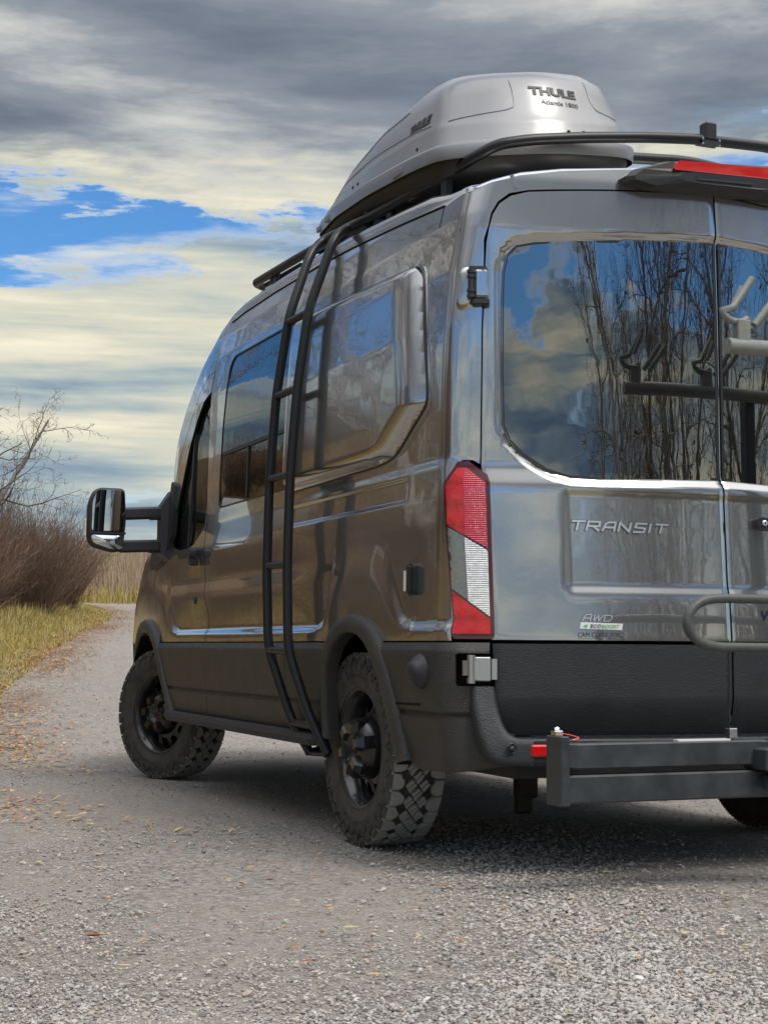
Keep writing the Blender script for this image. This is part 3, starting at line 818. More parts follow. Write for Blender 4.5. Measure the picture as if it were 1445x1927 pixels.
# --- rear doors
def rear_fn(x, z):
    x = np.asarray(x, float); z = np.asarray(z, float); y = Yr(x, z)
    xe = np.interp(z, *XG); e = np.clip((np.abs(x) - (xe - .018)) / .018, 0, 1); y = y + .008 * e ** 2
    e2 = np.clip((.012 - np.abs(x)) / .012, 0, 1); y = y + .004 * e2 ** 2
    return np.stack([x + 0 * z, y, z + 0 * x], -1)


def rear_low(x, z):
    P = rear_fn(x, z); P[..., 1] -= .004; zz_ = P[..., 2]; P[..., 1] += .045 * np.clip((.60 - zz_) / .15, 0, 1) ** 1.4; return P


GLX = [(-.006, 1.376)] + GLASSW[1:-1] + [(-.006, 2.246)]
DUP = [(-.0035, .798)] + [(-.0035, 2.427), (-.357, 2.405), (-.62, 2.387), (-.72, 2.379), (-.780, 2.362), (-.818, 2.334), (-.842, 2.294), (-.856, 2.245), (-.865, 2.19)] + [(-float(np.interp(z, *XG)) + .003, z) for z in (2.10, 2.0, 1.9, 1.8, 1.7, 1.6, 1.5, 1.40, 1.3, 1.1, .9, .798)]
DUP = DUP[::-1]
DLO = [(-.0035, .462), (-.0035, .785), (-.873, .785), (-.862, .60), (-.852, .53), (-.83, .492), (-.79, .474)]


def flipx(o): return [(-x, z) for x, z in o][::-1]


def rear_side(sx):
    q = (lambda o: o) if sx < 0 else flipx
    d = patch('rear_door', q(DUP), rear_fn, (0, -1, 0), PAINT, van, holes=[q(GLX)], du=.02, dv=.012, lip=.02, shade_lip=True)
    patch('rear_door_lower_skin', q(DLO), rear_low, (0, -1, 0), BEDR, van, du=.025, dv=.02, lip=.02)
    # glass stands in the frame, slightly curved
    def gf(x, z):
        x = np.asarray(x, float); z = np.asarray(z, float)
        return np.stack([x + 0 * z, Yr0(x, z * 0 + 1.8) - .0 + .006 + np.interp(z, [1.3, 1.8, 2.3], [-.0035, 0, .0075]), z + 0 * x], -1)
    g = patch('rear_window', q([(x * 1.004, z) for x, z in GLX]), gf, (0, -1, 0), GLASS, van, du=.03, dv=.03, lip=.004)
    mb = MB(); P0 = q(GLX); c0 = np.mean(P0, 0); P1 = [tuple(c0 + (np.array(p) - c0) * .982) for p in P0]; n1 = len(P0)
    def g3(p, e):
        a = gf(np.array(p[0]), np.array(p[1])); return (float(a[0]), float(a[1]) - e, float(a[2]))
    mb.add([g3(p, .0028) for p in P0] + [g3(p, .0022) for p in P1], [(i, (i + 1) % n1, n1 + (i + 1) % n1, n1 + i) for i in range(n1)]); mb.build('window_seal', PLAST, g)
    return d, g


door_rl, glass_l = rear_side(-1)
door_rr, glass_r = rear_side(1)
patch('door_shut_face', [(-.95, .47), (.95, .47), (.95, 2.25), (.80, 2.44), (-.80, 2.44), (-.95, 2.25)], lambda x, z: np.stack([x + 0 * z, Yr0(x, z), z + 0 * x], -1), (0, -1, 0), DARK, van, du=.06, dv=.08, lip=0, off=-.045)
mb = MB(); mb.box((0, 1.2, 2.30), (1.5, 1.9, .02)); mb.build('cargo_lining', DARK, van)
mb = MB(); mb.box((0, 3.16, 1.9), (1.72, .03, 1.0)); mb.build('bulkhead', DARK, van)

# --- doors' hinges
def hinge(parent, px0, z0, z1, low=False):
    for sx in (-1, 1):
        xa = px0; p = S(s_of_x(xa, (z0 + z1) / 2), (z0 + z1) / 2); y = float(p[1]); h = z1 - z0; zc = (z0 + z1) / 2
        mb = MB(); R = Matrix.Rotation(sx * .34, 3, 'Z')
        if low:
            mb.box((sx * .915, y - .018, zc), (.062, .016, h * .93), 0, R=R, bev=.003)
            mb.box((sx * .873, y - .030, zc), (.018, .010, h * .80), 0, R=R)
            h1 = mb.build('lower_hinge', SATIN, van)
            mb = MB(); mb.tube([(sx * .955, y - .020, z0), (sx * .955, y - .020, z1)], .012, 14)
            for zz0 in (z0 - .004, z1 - .014): mb.tube([(sx * .955, y - .020, zz0), (sx * .955, y - .020, zz0 + .018)], .0155, 14)
            mb.box((sx * .977, y - .018, zc + .004), (.018, .006, .05), 0)
            mb.build('hinge_pin', SATIN, h1)
        else:
            mb.box((sx * .893, y - .018, zc), (.050, .034, h), 0, R=R, bev=.008)
            h1 = mb.build('upper_hinge', PAINT, van)
            mb = MB(); mb.tube([(sx * .930, y - .014, z0 + .002), (sx * .930, y - .014, z1 - .002)], .011, 14)
            for zz0 in (z0, z1 - .012, zc - .03, zc + .02): mb.tube([(sx * .930, y - .014, zz0), (sx * .930, y - .014, zz0 + .010)], .0145, 14)
            mb.box((sx * .893, y - .012, z0 - .012), (.062, .036, .022), 0, R=R, bev=.004); mb.box((sx * .9, y - .004, z1 + .008), (.06, .02, .014), 0, R=R)
            mb.build('hinge_pin', PLASTG, h1)
            # pressed dish in the pillar beside it
            mb = MB(); k = 24; q_ = []
            for rr, dd in ((1, .0), (.86, .007), (.7, .009), (0, .009)):
                for i in range(k):
                    a = 2 * PI * i / k; ss = .215 + .035 * rr * math.copysign(abs(math.cos(a)) ** .6, math.cos(a)); zz1 = zc - .01 + .078 * rr * math.copysign(abs(math.sin(a)) ** .7, math.sin(a))
                    pp = S(ss, zz1); nn = np.array([-.8, -.6, 0]); w_ = pp + nn * dd; q_.append((float(w_[0]) * (-sx), float(w_[1]), zz1))
            mb.add(q_, [(i * k + j, i * k + (j + 1) % k, (i + 1) * k + (j + 1) % k, (i + 1) * k + j) for i in range(3) for j in range(k)], 0, True); mb.build('hinge_mount', PAINT, h1)


hinge(van, .895, 1.985, 2.085)
hinge(van, .915, .655, .742, True)

# --- tail lamps
def LS0(z): return np.interp(z, [.79, 1.34], [.178, .252])


def lampf(off):
    def f(t, z):
        t = np.asarray(t, float); z = np.asarray(z, float); w, xe, ye, y0 = corner(z); s1 = y0 - RC * CA_ - (xe - .8665)
        s = LS0(z) + (s1 - LS0(z)) * t; P = S(s, z); a = np.clip(t * 1.15, 0, 1) * (PI / 2 * .78)
        P[..., 0] -= off * np.cos(a); P[..., 1] -= off * np.sin(a); return P
    return f


LO = [(0, .815), (.06, .800), (.94, .800), (1, .815), (1, 1.340), (.97, 1.366), (.56, 1.414), (.28, 1.412), (.0, 1.345)]
MT = .46
for sx in (-1, 1):
    f = lampf(.004) if sx < 0 else mirror_fn(lampf(.004)); f2_ = lampf(.010) if sx < 0 else mirror_fn(lampf(.010)); rf_ = (sx, -.8, 0)
    lh = patch('tail_lamp', LO, f, rf_, REDD, van, du=.08, dv=.02, lip=.02)
    a, b = .07, .90
    zl1, zr1, zl0, zr0 = 1.185, 1.102, .972, .876       # clear parallelogram
    zm1 = zl1 + (zr1 - zl1) * (MT - a) / (b - a); zm0 = zl0 + (zr0 - zl0) * (MT - a) / (b - a); kw = dict(du=.06, dv=.02)
    patch('red_lens', [(a, 1.330), (.32, 1.390), (MT, 1.390), (MT, zm1 + .008), (a, zl1 + .008)], f2_, rf_, REDA, lh, lip=.004, **kw)
    patch('red_lens', [(MT + .004, 1.390), (.55, 1.388), (b, 1.338), (b, zr1 + .008), (MT + .004, zm1 + .008)], f2_, rf_, REDB, lh, lip=.004, **kw)
    patch('clear_lens', [(a, zl1), (MT - .03, zm1 + .005), (MT - .03, zm0 + .005), (a, zl0)], f2_, rf_, CLEARA, lh, lip=.006, **kw)
    patch('clear_lens', [(MT - .02, zm1 + .003), (b, zr1), (b, zr0), (MT - .02, zm0 + .003)], f2_, rf_, CLEAR, lh, lip=.006, **kw)
    patch('red_lens', [(a, zl0 - .008), (b, zr0 - .008), (b, .818), (a, .818)], f2_, rf_, REDA, lh, lip=.004, **kw)

# --- small things on the left side
def side_pt(y, z, d): return (float(S(y, z)[0]) - d, y, z)


mb = MB(); mb.prism(rounded([(.445, .955), (.49, .955), (.49, 1.070), (.445, 1.070)], .022), lambda u, v, d: side_pt(u, v, d), 0, .020); fi = mb.build('shore_power_inlet', PLAST, van)
mb = MB(); mb.prism(rounded([(.455, .962), (.482, .962), (.482, 1.063), (.455, 1.063)], .012), lambda u, v, d: side_pt(u, v, d), .018, .030); mb.build('inlet_lid', PLAST, fi)
mb = MB(); mb.prism(rounded([(.492, .972), (.520, .972), (.520, 1.045), (.492, 1.045)], .006), lambda u, v, d: side_pt(u, v, d), 0, .024); mb.build('inlet_latch', WHITE, fi)
mb = MB(); mb.lathe([(.062, .0), (.062, .008), (.052, .026), (.035, .040), (.032, .050), (.012, .054), (0, .054)], side_pt(.34, .69, .010), (-1, -.12, 0), 32); cp = mb.build('water_inlet_cap', PLASTG, van)
mb = MB(); mb.box((-1.083, .335, .70), (.012, .02, .022), bev=.003); mb.build('cap_latch', PLAST, cp)
for z in (1.124,):
    mb = MB(); q = rounded([(3.02, z - .006), (2.95, z + .018), (2.50, z + .018), (2.44, z), (2.50, z - .014), (2.95, z - .014)], .02)
mb = MB(); mb.lathe([(.024, .0), (.022, .005), (.010, .008), (0, .008)], side_pt(3.36, 1.015, .0), (-1, 0, 0), 24); mb.build('door_lock_cap', PLASTG, door_l)
mb = MB(); mb.prism(rounded([(3.30, 1.235), (3.55, 1.24), (3.55, 1.285), (3.30, 1.285)], .018), lambda u, v, d: side_pt(u, v, d), .022, .058); mb.box(side_pt(3.33, 1.22, .03), (.05, .03, .05), bev=.006); mb.box(side_pt(3.53, 1.255, .015), (.04, .03, .03)); mb.build('door_handle', PLASTG, door_l)
# door window glass, frame bar, cabin
patch('door_window', winfix(DWIN, .004), S, (-1, 0, 0), DOORG, door_l, du=.08, dv=.06, lip=0, off=-.022)
patch('door_window', winfix(DWIN, .004), mirror_fn(S), (1, 0, 0), DOORG, door_r, du=.08, dv=.06, lip=0, off=-.022)
mb = MB(); mb.prism([(3.60, 1.30), (3.625, 1.30), (3.64, 1.94), (3.615, 1.95)], lambda u, v, d: side_pt(u, v, d), -.021, -.010); mb.build('window_frame_bar', PLAST, door_l)
mb = MB(); mb.box((-.5, 3.35, 1.15), (.5, .55, .3), bev=.06); mb.box((-.5, 3.05, 1.5), (.48, .14, .6), bev=.05, R=Matrix.Rotation(-.15, 3, 'X')); mb.box((-.5, 3.06, 1.90), (.24, .10, .2), bev=.04); mb.build('driver_seat', SEAT, van)
mb = MB(); mb.box((.5, 3.35, 1.15), (.5, .55, .3), bev=.06); mb.box((.5, 3.05, 1.5), (.48, .14, .6), bev=.05, R=Matrix.Rotation(-.15, 3, 'X')); mb.box((.5, 3.06, 1.90), (.24, .10, .2), bev=.04); mb.build('passenger_seat', SEAT, van)
mb = MB(); mb.box((0, 4.15, 1.15), (1.7, .5, .3), bev=.05); mb.lathe([(.17, -.015), (.19, 0), (.17, .015), (.155, 0), (.17, -.015)], (-.5, 3.85, 1.35), (0, -.9, .45), 24); mb.build('dashboard', PLAST, van)
mb = MB(); mb.box((0, 3.8, .95), (1.8, 1.2, .06)); mb.build('cabin_floor', DARK, van)

# --- towing mirror
def mirror(sx):
    X = lambda x: x if sx < 0 else -x
    mb = MB(); sail = [(3.915, 1.69), (3.90, 1.55), (3.93, 1.39), (4.02, 1.29), (4.20, 1.235), (4.42, 1.215), (4.46, 1.27), (4.33, 1.44), (4.15, 1.60), (3.99, 1.71)]
    mb.prism(rounded(sail, .02, 3), lambda u, v, d: (X(side_pt(u, v, d)[0]), u, v), -.01, .022)
    # base blocks
    arms = [((-.99, 4.05, 1.535), (-1.275, 4.02, 1.515), .070, .045), ((-.99, 4.07, 1.345), (-1.275, 4.02, 1.330), .070, .045)]
    hd = None
    mb2 = MB()
    V = [(-.975, 3.99, 1.66), (-.975, 4.12, 1.66), (-.975, 3.99, 1.24), (-.975, 4.12, 1.24), (-1.04, 4.01, 1.57), (-1.04, 4.10, 1.57), (-1.04, 4.01, 1.30), (-1.04, 4.10, 1.30)]
    V = [(X(a), b, c) for a, b, c in V]
    mb.add(V, [(0, 4, 6, 2), (1, 3, 7, 5), (0, 1, 5, 4), (2, 6, 7, 3), (4, 5, 7, 6)])
    o0 = mb.build('wing_mirror_mount', PLASTG, van)
    for (a, b, h, dpt) in arms:
        m1 = MB(); A = Vector((X(a[0]), a[1], a[2])); B = Vector((X(b[0]), b[1], b[2])); c = (A + B) / 2; ln = (B - A).length; ang = math.atan2((B - A).z, (B - A).x)
        m1.box(c, (ln, dpt, h), R=Matrix.Rotation(-ang, 3, 'Y'), bev=.012)
        c2 = A + (B - A) * .18; m1.box(c2 + Vector((0, 0, -.012)), (ln * .42, dpt * 1.3, h * .8), R=Matrix.Rotation(-ang, 3, 'Y'), bev=.008)
        m1.build('mirror_arm', PLASTG, o0)
    # head
    OUT = rounded([(-1.262, 1.655), (-1.425, 1.655), (-1.462, 1.58), (-1.464, 1.38), (-1.448, 1.325), (-1.33, 1.292), (-1.268, 1.30), (-1.250, 1.48)], [.03, .05, .05, .03, .04, .04, .02, .05], 5)
    k = len(OUT); cx_, cz_ = np.mean(OUT, 0); m1 = MB(); V = []
    for sc, y in ((.93, 3.965), (1.0, 3.975), (1.0, 4.02), (.93, 4.07), (.7, 4.105), (0, 4.115)):
        for x, z in OUT: V.append((X(cx_ + (x - cx_) * sc), y, cz_ + (z - cz_) * sc))
    m1.add(V, [(i * k + j, i * k + (j + 1) % k, (i + 1) * k + (j + 1) % k, (i + 1) * k + j) for i in range(5) for j in range(k)], 0, True); m1.add(V[:k], [list(range(k))])
    hd = m1.build('wing_mirror_head', PLASTG, van)
    def glz(lst, r, tilt_x, tilt_z, nm, yy):
        m2 = MB(); P = rounded(lst, r, 4); c = np.mean(P, 0)
        m2.add([(X(x), yy - (x - c[0]) * tilt_x * (1) - (z - c[1]) * tilt_z, z) for x, z in P], [list(range(len(P)))]); return m2.build(nm, MIRG, hd)
    glz([(-1.272, 1.642), (-1.418, 1.642), (-1.445, 1.575), (-1.448, 1.408), (-1.262, 1.415), (-1.258, 1.48)], .02, .04, -.02, 'mirror_glass', 3.954)
    m2 = MB(); m2.box((X(-1.355), 3.962, 1.400), (.20, .014, .012)); m2.build('mirror_divider', PLAST, hd)
    # convex lower glass
    P = rounded([(-1.264, 1.390), (-1.450, 1.390), (-1.440, 1.345), (-1.33, 1.308), (-1.268, 1.312)], .02, 4); c = np.mean(P, 0); m2 = MB(); V = [(X(c[0]), 3.950, c[1])]; kk = len(P)
    for sc in (.5, 1.0):
        for x, z in P: V.append((X(c[0] + (x - c[0]) * sc), 3.950 + .014 * sc * sc, c[1] + (z - c[1]) * sc))
    m2.add(V, [(0, 1 + j, 1 + (j + 1) % kk) for j in range(kk)] + [(1 + j, 1 + kk + j, 1 + kk + (j + 1) % kk, 1 + (j + 1) % kk) for j in range(kk)], 0, True); m2.build('convex_mirror', MIRG, hd)
    m2 = MB(); m2.box((X(-1.474), 4.02, 1.43), (.010, .05, .10), bev=.004); m2.build('mirror_marker', WHITE, hd)


mirror(-1); mirror(1)

# --- third brake lamp
def header(x, z, d): return (x, float(Yr0(x, min(z, 2.44))) - d, z)
BLO = [(-.385, 2.428), (-.39, 2.445), (-.352, 2.475), (-.23, 2.515), (.23, 2.555), (.36, 2.53), (.42, 2.47), (.40, 2.445), (.30, 2.43), (-.30, 2.412)]
mb = MB(); k = len(BLO); V = []; cc = np.mean(BLO, 0)
for sc, d in ((1.0, -.03), (1.0, .045), (.93, .065), (.5, .075)):
    for x, z in BLO: V.append(header(cc[0] + (x - cc[0]) * sc, cc[1] + (z - cc[1]) * sc, d))
mb.add(V, [(i * k + j, i * k + (j + 1) % k, (i + 1) * k + (j + 1) % k, (i + 1) * k + j) for i in range(3) for j in range(k)] + [[3 * k + j for j in range(k)]], 0, False)
bl = mb.build('high_brake_lamp', PLAST, van)
mb = MB(); mb.prism(rounded([(-.222, 2.478), (.30, 2.500), (.24, 2.538), (-.200, 2.513)], .012), lambda u, v, d: header(u, v, d), .060, .082); mb.build('brake_lens', REDR, bl)
mb = MB(); mb.prism([(-.12, 2.452), (.12, 2.462), (.12, 2.470), (-.12, 2.460)], lambda u, v, d: header(u, v, d), .064, .077); mb.build('lamp_slot', PLASTG, bl)
# header joints
mb = MB()
for xx, z0, z1 in ((-.765, 2.392, 2.440), ):
    mb.prism([(xx, z0), (xx + .012, z0), (xx - .004, z1), (xx - .016, z1)], header, -.003, .0035)
mb.build('header_joint', PAINT, van)

# --- rear badges and handle
def rdp(x, z, d): return (x, float(Yr(x, z)) - d, z)
def strokes(name, segs, h, w, x0, z0, sx_, slope, mats, parent, depth=.006, shear=.25):
    mb = MB()
    for (ax, az, bx, bz) in segs:
        A = np.array([ax, az]); B = np.array([bx, bz]); d = B - A; ln = np.hypot(*d); d = d / ln; nrm = np.array([-d[1], d[0]]) * w / 2
        A = A - d * w * .35; B = B + d * w * .35
        q = [A + nrm, A - nrm, B - nrm, B + nrm]
        q = [(x0 + p[0] * sx_ + shear * p[1] * h, z0 + p[1] * h + slope * p[0] * sx_) for p in q]
        mb.prism(q, rdp, .0, depth)
    return mb.build(name, mats, parent)


# TRANSIT, each letter in a cell of its own
cells = {'T': [(0, 1, 1, 1), (.5, 1, .5, 0)], 'R': [(.0, 0, 0, 1), (0, 1, .9, 1), (.9, 1, .95, .5), (.95, .5, 0, .45), (.5, .45, .95, 0)], 'A': [(0, 0, .15, .8), (.15, .8, .35, 1), (.35, 1, .9, 1), (.9, 1, .95, 0), (.1, .4, .9, .4)],
         'N': [(0, 0, 0, 1), (0, 1, .9, 0), (.9, 0, .9, 1)], 'S': [(.95, 1, .1, 1), (.1, 1, .05, .55), (.05, .55, .9, .45), (.9, .45, .85, 0), (.85, 0, 0, 0)], 'I': [(.1, 0, .1, 1)],
         'W': [(0, 1, .15, 0), (.15, 0, .5, .9), (.5, .9, .65, 0), (.65, 0, 1.05, 1)], 'D': [(0, 0, 0, 1), (0, 1, .8, .95), (.8, .95, .95, .5), (.95, .5, .75, .05), (.75, .05, 0, 0)]}


def word(name, txt, widths, gap, x0, x1, z0, h, w, mats, parent, depth, shear, slope=0.0):
    tot = sum(widths) + gap * (len(txt) - 1); u = 0; segs = []
    for c, wd_ in zip(txt, widths):
        for a, b, c2, d in cells[c]: segs.append((u + a * wd_, b, u + c2 * wd_, d))
        u += wd_ + gap
    k = (x1 - x0 - shear * h) / tot
    segs = [(a, b, c, d) for a, b, c, d in segs]
    mb = MB()
    for ax, az, bx, bz in segs:
        A = np.array([ax * k, az * h]); B = np.array([bx * k, bz * h]); d = B - A; ln = np.hypot(*d); d /= ln; nr = np.array([-d[1], d[0]]) * w / 2; A = A - d * w * .3; B = B + d * w * .3
        q = [A + nr, A - nr, B - nr, B + nr]; mb.prism([(x0 + p[0] + shear * p[1], z0 + p[1] + slope * p[0]) for p in q], rdp, 0, depth)
    return mb.build(name, mats, parent)


word('letter_surround', 'TRANSIT', [1, 1, 1, 1, 1, .2, 1], .28, -.600, -.238, 1.180, .030, .0105, PLAST, door_rl, .0015, .30, -.016)
BADGE = mat('badge_metal', (.92, .93, .95), .28, metal=.85)
word('model_lettering', 'TRANSIT', [1, 1, 1, 1, 1, .2, 1], .28, -.600, -.238, 1.180, .030, .0068, BADGE, door_rl, .006, .30, -.016)
word('letter_surround', 'AWD', [1, 1.1, 1], .25, -.572, -.462, .866, .021, .0066, PLAST, door_rl, .0012, .35, -.03)
word('drive_lettering', 'AWD', [1, 1.1, 1], .25, -.572, -.462, .866, .021, .0038, BADGE, door_rl, .004, .35, -.03)
mb = MB(); mb.prism([(-.581, .838), (-.432, .834), (-.428, .856), (-.577, .860)], rdp, 0, .0035); eb = mb.build('engine_badge', WHITE, door_rl)
letter('badge_lettering', 'ECO', lambda u, v, d: rdp(u, v, d + .0035), -.545, .8415, -.507, .0115, INK, eb, shear=.2, depth=.001)
letter('badge_lettering', 'BOOST', lambda u, v, d: rdp(u, v, d + .0035), -.505, .8405, -.440, .0115, GREEN, eb, shear=.2, depth=.001)
mb = MB(); mb.prism([(-.570, .846), (-.558, .842), (-.554, .853), (-.563, .850)], lambda u, v, d: rdp(u, v, d + .0035), 0, .001); mb.build('leaf_emblem', GREEN, eb)
letter('dealer_lettering', 'CAM CLARK FORD', rdp, -.588, .8085, -.423, .0165, INK, door_rl, depth=.0009)
mb = MB(); mb.prism([(-.588, .8045), (-.500, .8040), (-.500, .8052), (-.588, .8057)], rdp, 0, .0009); mb.prism([(-.480, .8035), (-.423, .8032), (-.423, .8044), (-.480, .8047)], rdp, 0, .0009); mb.build('dealer_underline', INK, door_rl)
letter('side_lettering', 'W', rdp, .128, .872, .19, .036, INKB, door_rr, depth=.0009, shear=.1, bold=.03)
mb = MB(); mb.prism(rounded([(.122, 1.203), (.36, 1.203), (.36, 1.243), (.122, 1.243)], .018), rdp, 0, .030); hd_ = mb.build('door_handle', PLAST, door_rr)
mb = MB(); mb.lathe([(0, .006), (.010, .006), (.011, 0)], rdp(.150, 1.223, .031), (0, -1, 0), 20); mb.build('key_lock', CHROME, hd_)
mb = MB(); mb.tube([rdp(.150, 1.2275, .0375), rdp(.150, 1.2185, .0375)], .0015, 6); mb.build('keyhole', DARK, hd_)


# ------------------------------------------------------------------ wheels
def wheel(cx, cy, steer, side, name):
    R0 = .377
    w = empty(name, (cx, cy, R0)); w.parent = van; w.matrix_parent_inverse = WORLD_INV[van.name]; w.rotation_euler = (0, 0, steer if side < 0 else PI + steer); WORLD_INV[w.name] = Matrix.Identity(4)
    # local: axis x, outside is -x
    mb = MB()
    T = [(.222, -.108), (.232, -.116), (.246, -.113), (.262, -.121), (.290, -.130), (.318, -.131), (.340, -.126), (.352, -.119), (.358, -.106), (.360, -.06), (.361, 0), (.360, .06), (.358, .106), (.352, .119), (.330, .128), (.290, .130), (.25, .118), (.222, .108)]
    mb.lathe(T, (0, 0, 0), (1, 0, 0), 96, 0)
    NB = 34; p = 2 * PI / NB
    def cyl(a, x, r): return (x, r * math.cos(a), r * math.sin(a))
    def block(poly, r1, r0=.356, mi=1):
        n = len(poly); top = [cyl(a, x, r1) for a, x in poly]; c = np.mean(poly, 0); bot = [cyl(c[0] + (a - c[0]) * 1.06, c[1] + (x - c[1]) * 1.06, r0) for a, x in poly]
        mb.add(top + bot, [list(range(n))], mi); mb.add(top + bot, [(i, (i + 1) % n, n + (i + 1) % n, n + i) for i in range(n)], mi)
    for i in range(NB):
        for sd_, ph in ((-1, 0), (1, .45)):
            a0 = (i + ph) * p; alt = .010 if i % 2 else 0
            poly = [(a0 + .05 * p, sd_ * .122), (a0 + .93 * p, sd_ * .122), (a0 + .95 * p, sd_ * .088), (a0 + .84 * p, sd_ * (.073 - alt)), (a0 + .62 * p, sd_ * (.066 - alt)), (a0 + .40 * p, sd_ * (.069 - alt)), (a0 + .30 * p, sd_ * (.079 - alt)), (a0 + .10 * p, sd_ * .084)]
            block(poly, .3735)
            # shoulder lug wrapping down the sidewall
            q0, q1 = a0 + .08 * p, a0 + .90 * p
            rr = [(.3735, .122), (.362, .1285), (.342, .1315), (.330, .1285)] if i % 2 else [(.3735, .122), (.362, .1285), (.352, .1300), (.346, .1265)]
            V = [cyl(q0, sd_ * x, r) for r, x in rr] + [cyl(q1, sd_ * x, r) for r, x in rr] + [cyl(q0 + .1 * p, sd_ * (x - .012), r - .006) for r, x in rr] + [cyl(q1 - .1 * p, sd_ * (x - .012), r - .006) for r, x in rr]
            mb.add(V, [(0, 1, 5, 4), (1, 2, 6, 5), (2, 3, 7, 6), (0, 8, 9, 1), (1, 9, 10, 2), (2, 10, 11, 3), (4, 5, 13, 12), (5, 6, 14, 13), (6, 7, 15, 14)], 0)
            # A-shaped sidewall ribs
            am = a0 + .5 * p; bw = .16 * p
            for s0, s1 in ((-1, -.25), (1, .25)):
                V = [cyl(am + s0 * bw * 1.6, sd_ * .1335, .338), cyl(am + s0 * bw * 1.6 + .06 * p, sd_ * .1335, .338), cyl(am + s1 * bw + .05 * p, sd_ * .1345, .308), cyl(am + s1 * bw, sd_ * .1345, .308)]
                V2 = [(x * .96, y, z) for x, y, z in V]; mb.add(V + V2, [(0, 1, 2, 3), (0, 4, 5, 1), (1, 5, 6, 2), (2, 6, 7, 3), (3, 7, 4, 0)], 0)
        # centre diamonds
        hv = .0315
        for row, ph in ((-1, .5), (0, 0.0), (1, .5)):
            ac = (i + ph + .25) * p; vc = row * hv
            gx = .40 if row else .42; j1, j2 = .10 * p * row, .10 * p
            poly = [(ac - .5 * p * .80 + j2, vc + .004), (ac - .02 * p, vc + hv * .80), (ac + .5 * p * .80 + j2 * .3, vc - .003), (ac + .03 * p, vc - hv * .80)]
            # cut each diamond across into two blocks
            m0 = ((poly[0][0] + poly[1][0]) / 2, (poly[0][1] + poly[1][1]) / 2); m1 = ((poly[2][0] + poly[3][0]) / 2, (poly[2][1] + poly[3][1]) / 2)
            e = .05 * p
            block([poly[0], (m0[0] - e, m0[1] - .001), (m1[0] - e, m1[1] - .001), poly[3]], .3745, .362)
            block([(m0[0] + e * .3, m0[1] + .001), poly[1], poly[2], (m1[0] + e * .3, m1[1] + .001)], .3745, .362)
    ty = mb.mesh('tyre'); ty.materials.append(RUB); ty.materials.append(TREAD); to = bpy.data.objects.new('tyre', ty); COL.objects.link(to); to.parent = w
    # sidewall lettering
    V_, F_ = [], []
    for word_, ac0 in (('DURATRAC', 1.62), ('WRANGLER', 4.75)):
        for j, ch in enumerate(word_):
            Vt, Ft = curve_text(ch, .034, extrude=.5, bold=.002); b = len(V_); cxm = (max(v[0] for v in Vt) + min(v[0] for v in Vt)) / 2; a = ac0 - (j - 3.5) * -.105
            for v in Vt:
                aa = a + (v[0] - cxm) / .295; r = .284 + v[1] * .9; V_.append((-.1285 - .0022 * (v[2] + .5), r * math.cos(aa), r * math.sin(aa)))
            F_ += [tuple(b + q for q in f) for f in Ft]
    mb = MB(); mb.add(V_, F_); lm = mb.mesh('tyre_lettering'); lm.materials.append(PLAST); lo_ = bpy.data.objects.new('tyre_lettering', lm); COL.objects.link(lo_); lo_.parent = w
    # rim with oval holes
    mb = MB(); mb.lathe([(.226, -.112), (.233, -.118), (.236, -.113), (.228, -.108), (.219, -.098), (.212, -.080), (.205, -.07), (.203, -.02), (.196, .02), (.196, .11)], (0, 0, 0), (1, 0, 0), 72, 0)
    NH = 12; prof = [(.203, -.010), (.192, -.026), (.178, -.038), (.150, -.045), (.118, -.058), (.105, -.062), (.0, -.062)]
    # disc as angular sectors with openings
    nn = 120; rr = [.203, .190, .183, .166, .149, .142, .118, .104, .0]; ox = [-.006, -.026, -.032, -.040, -.046, -.050, -.058, -.062, -.062]; V = []
    for r, x in zip(rr, ox):
        for j in range(nn):
            a = 2 * PI * j / nn; V.append((x, r * math.cos(a), r * math.sin(a)))
    F = []
    for i in range(len(rr) - 1):
        for j in range(nn):
            hole = (i in (2, 3) and (j % 10) in (2, 3, 4, 5, 6, 7)) or (i in (1, 4) and (j % 10) in (3, 4, 5, 6))
            if hole: continue
            F.append((i * nn + j, i * nn + (j + 1) % nn, (i + 1) * nn + (j + 1) % nn, (i + 1) * nn + j))
    mb.add(V, F, 0, True)
    rm = mb.mesh('rim'); rm.materials.append(RIM); ro = bpy.data.objects.new('rim', rm); COL.objects.link(ro); ro.parent = w
    mb = MB(); mb.lathe([(.0, .05), (.17, .05), (.17, .03), (.196, .03)], (0, 0, 0), (1, 0, 0), 40, 0); bm_ = mb.mesh('brake_disc'); bm_.materials.append(DARK); bo = bpy.data.objects.new('brake_disc', bm_); COL.objects.link(bo); bo.parent = w
    # hub cap with six lobes
    mb = MB(); k = side < 0
    mb.lathe([(.122, -.052), (.122, -.085), (.112, -.108), (.092, -.134), (.066, -.146), (.050, -.146), (.044, -.124), (0, -.120)], (0, 0, 0), (1, 0, 0), 48, 0)
    for i in range(6):
        a = 2 * PI * (i + .25) / 6; R = Matrix.Rotation(a, 3, 'X')
        c = R @ Vector((-.128, 0, .078))
        V = []
        for (x, hw_, r0_, r1_) in ((-.085, .032, .050, .120), (-.140, .028, .056, .114), (-.172, .018, .062, .098)):
            for yy, zz0 in ((-hw_, r0_), (hw_, r0_), (hw_ * .8, r1_), (-hw_ * .8, r1_)): V.append(tuple(R @ Vector((x, yy, zz0))))
        mb.add(V, [(0, 1, 5, 4), (1, 2, 6, 5), (2, 3, 7, 6), (3, 0, 4, 7), (4, 5, 9, 8), (5, 6, 10, 9), (6, 7, 11, 10), (7, 4, 8, 11), (8, 9, 10, 11)], 0)
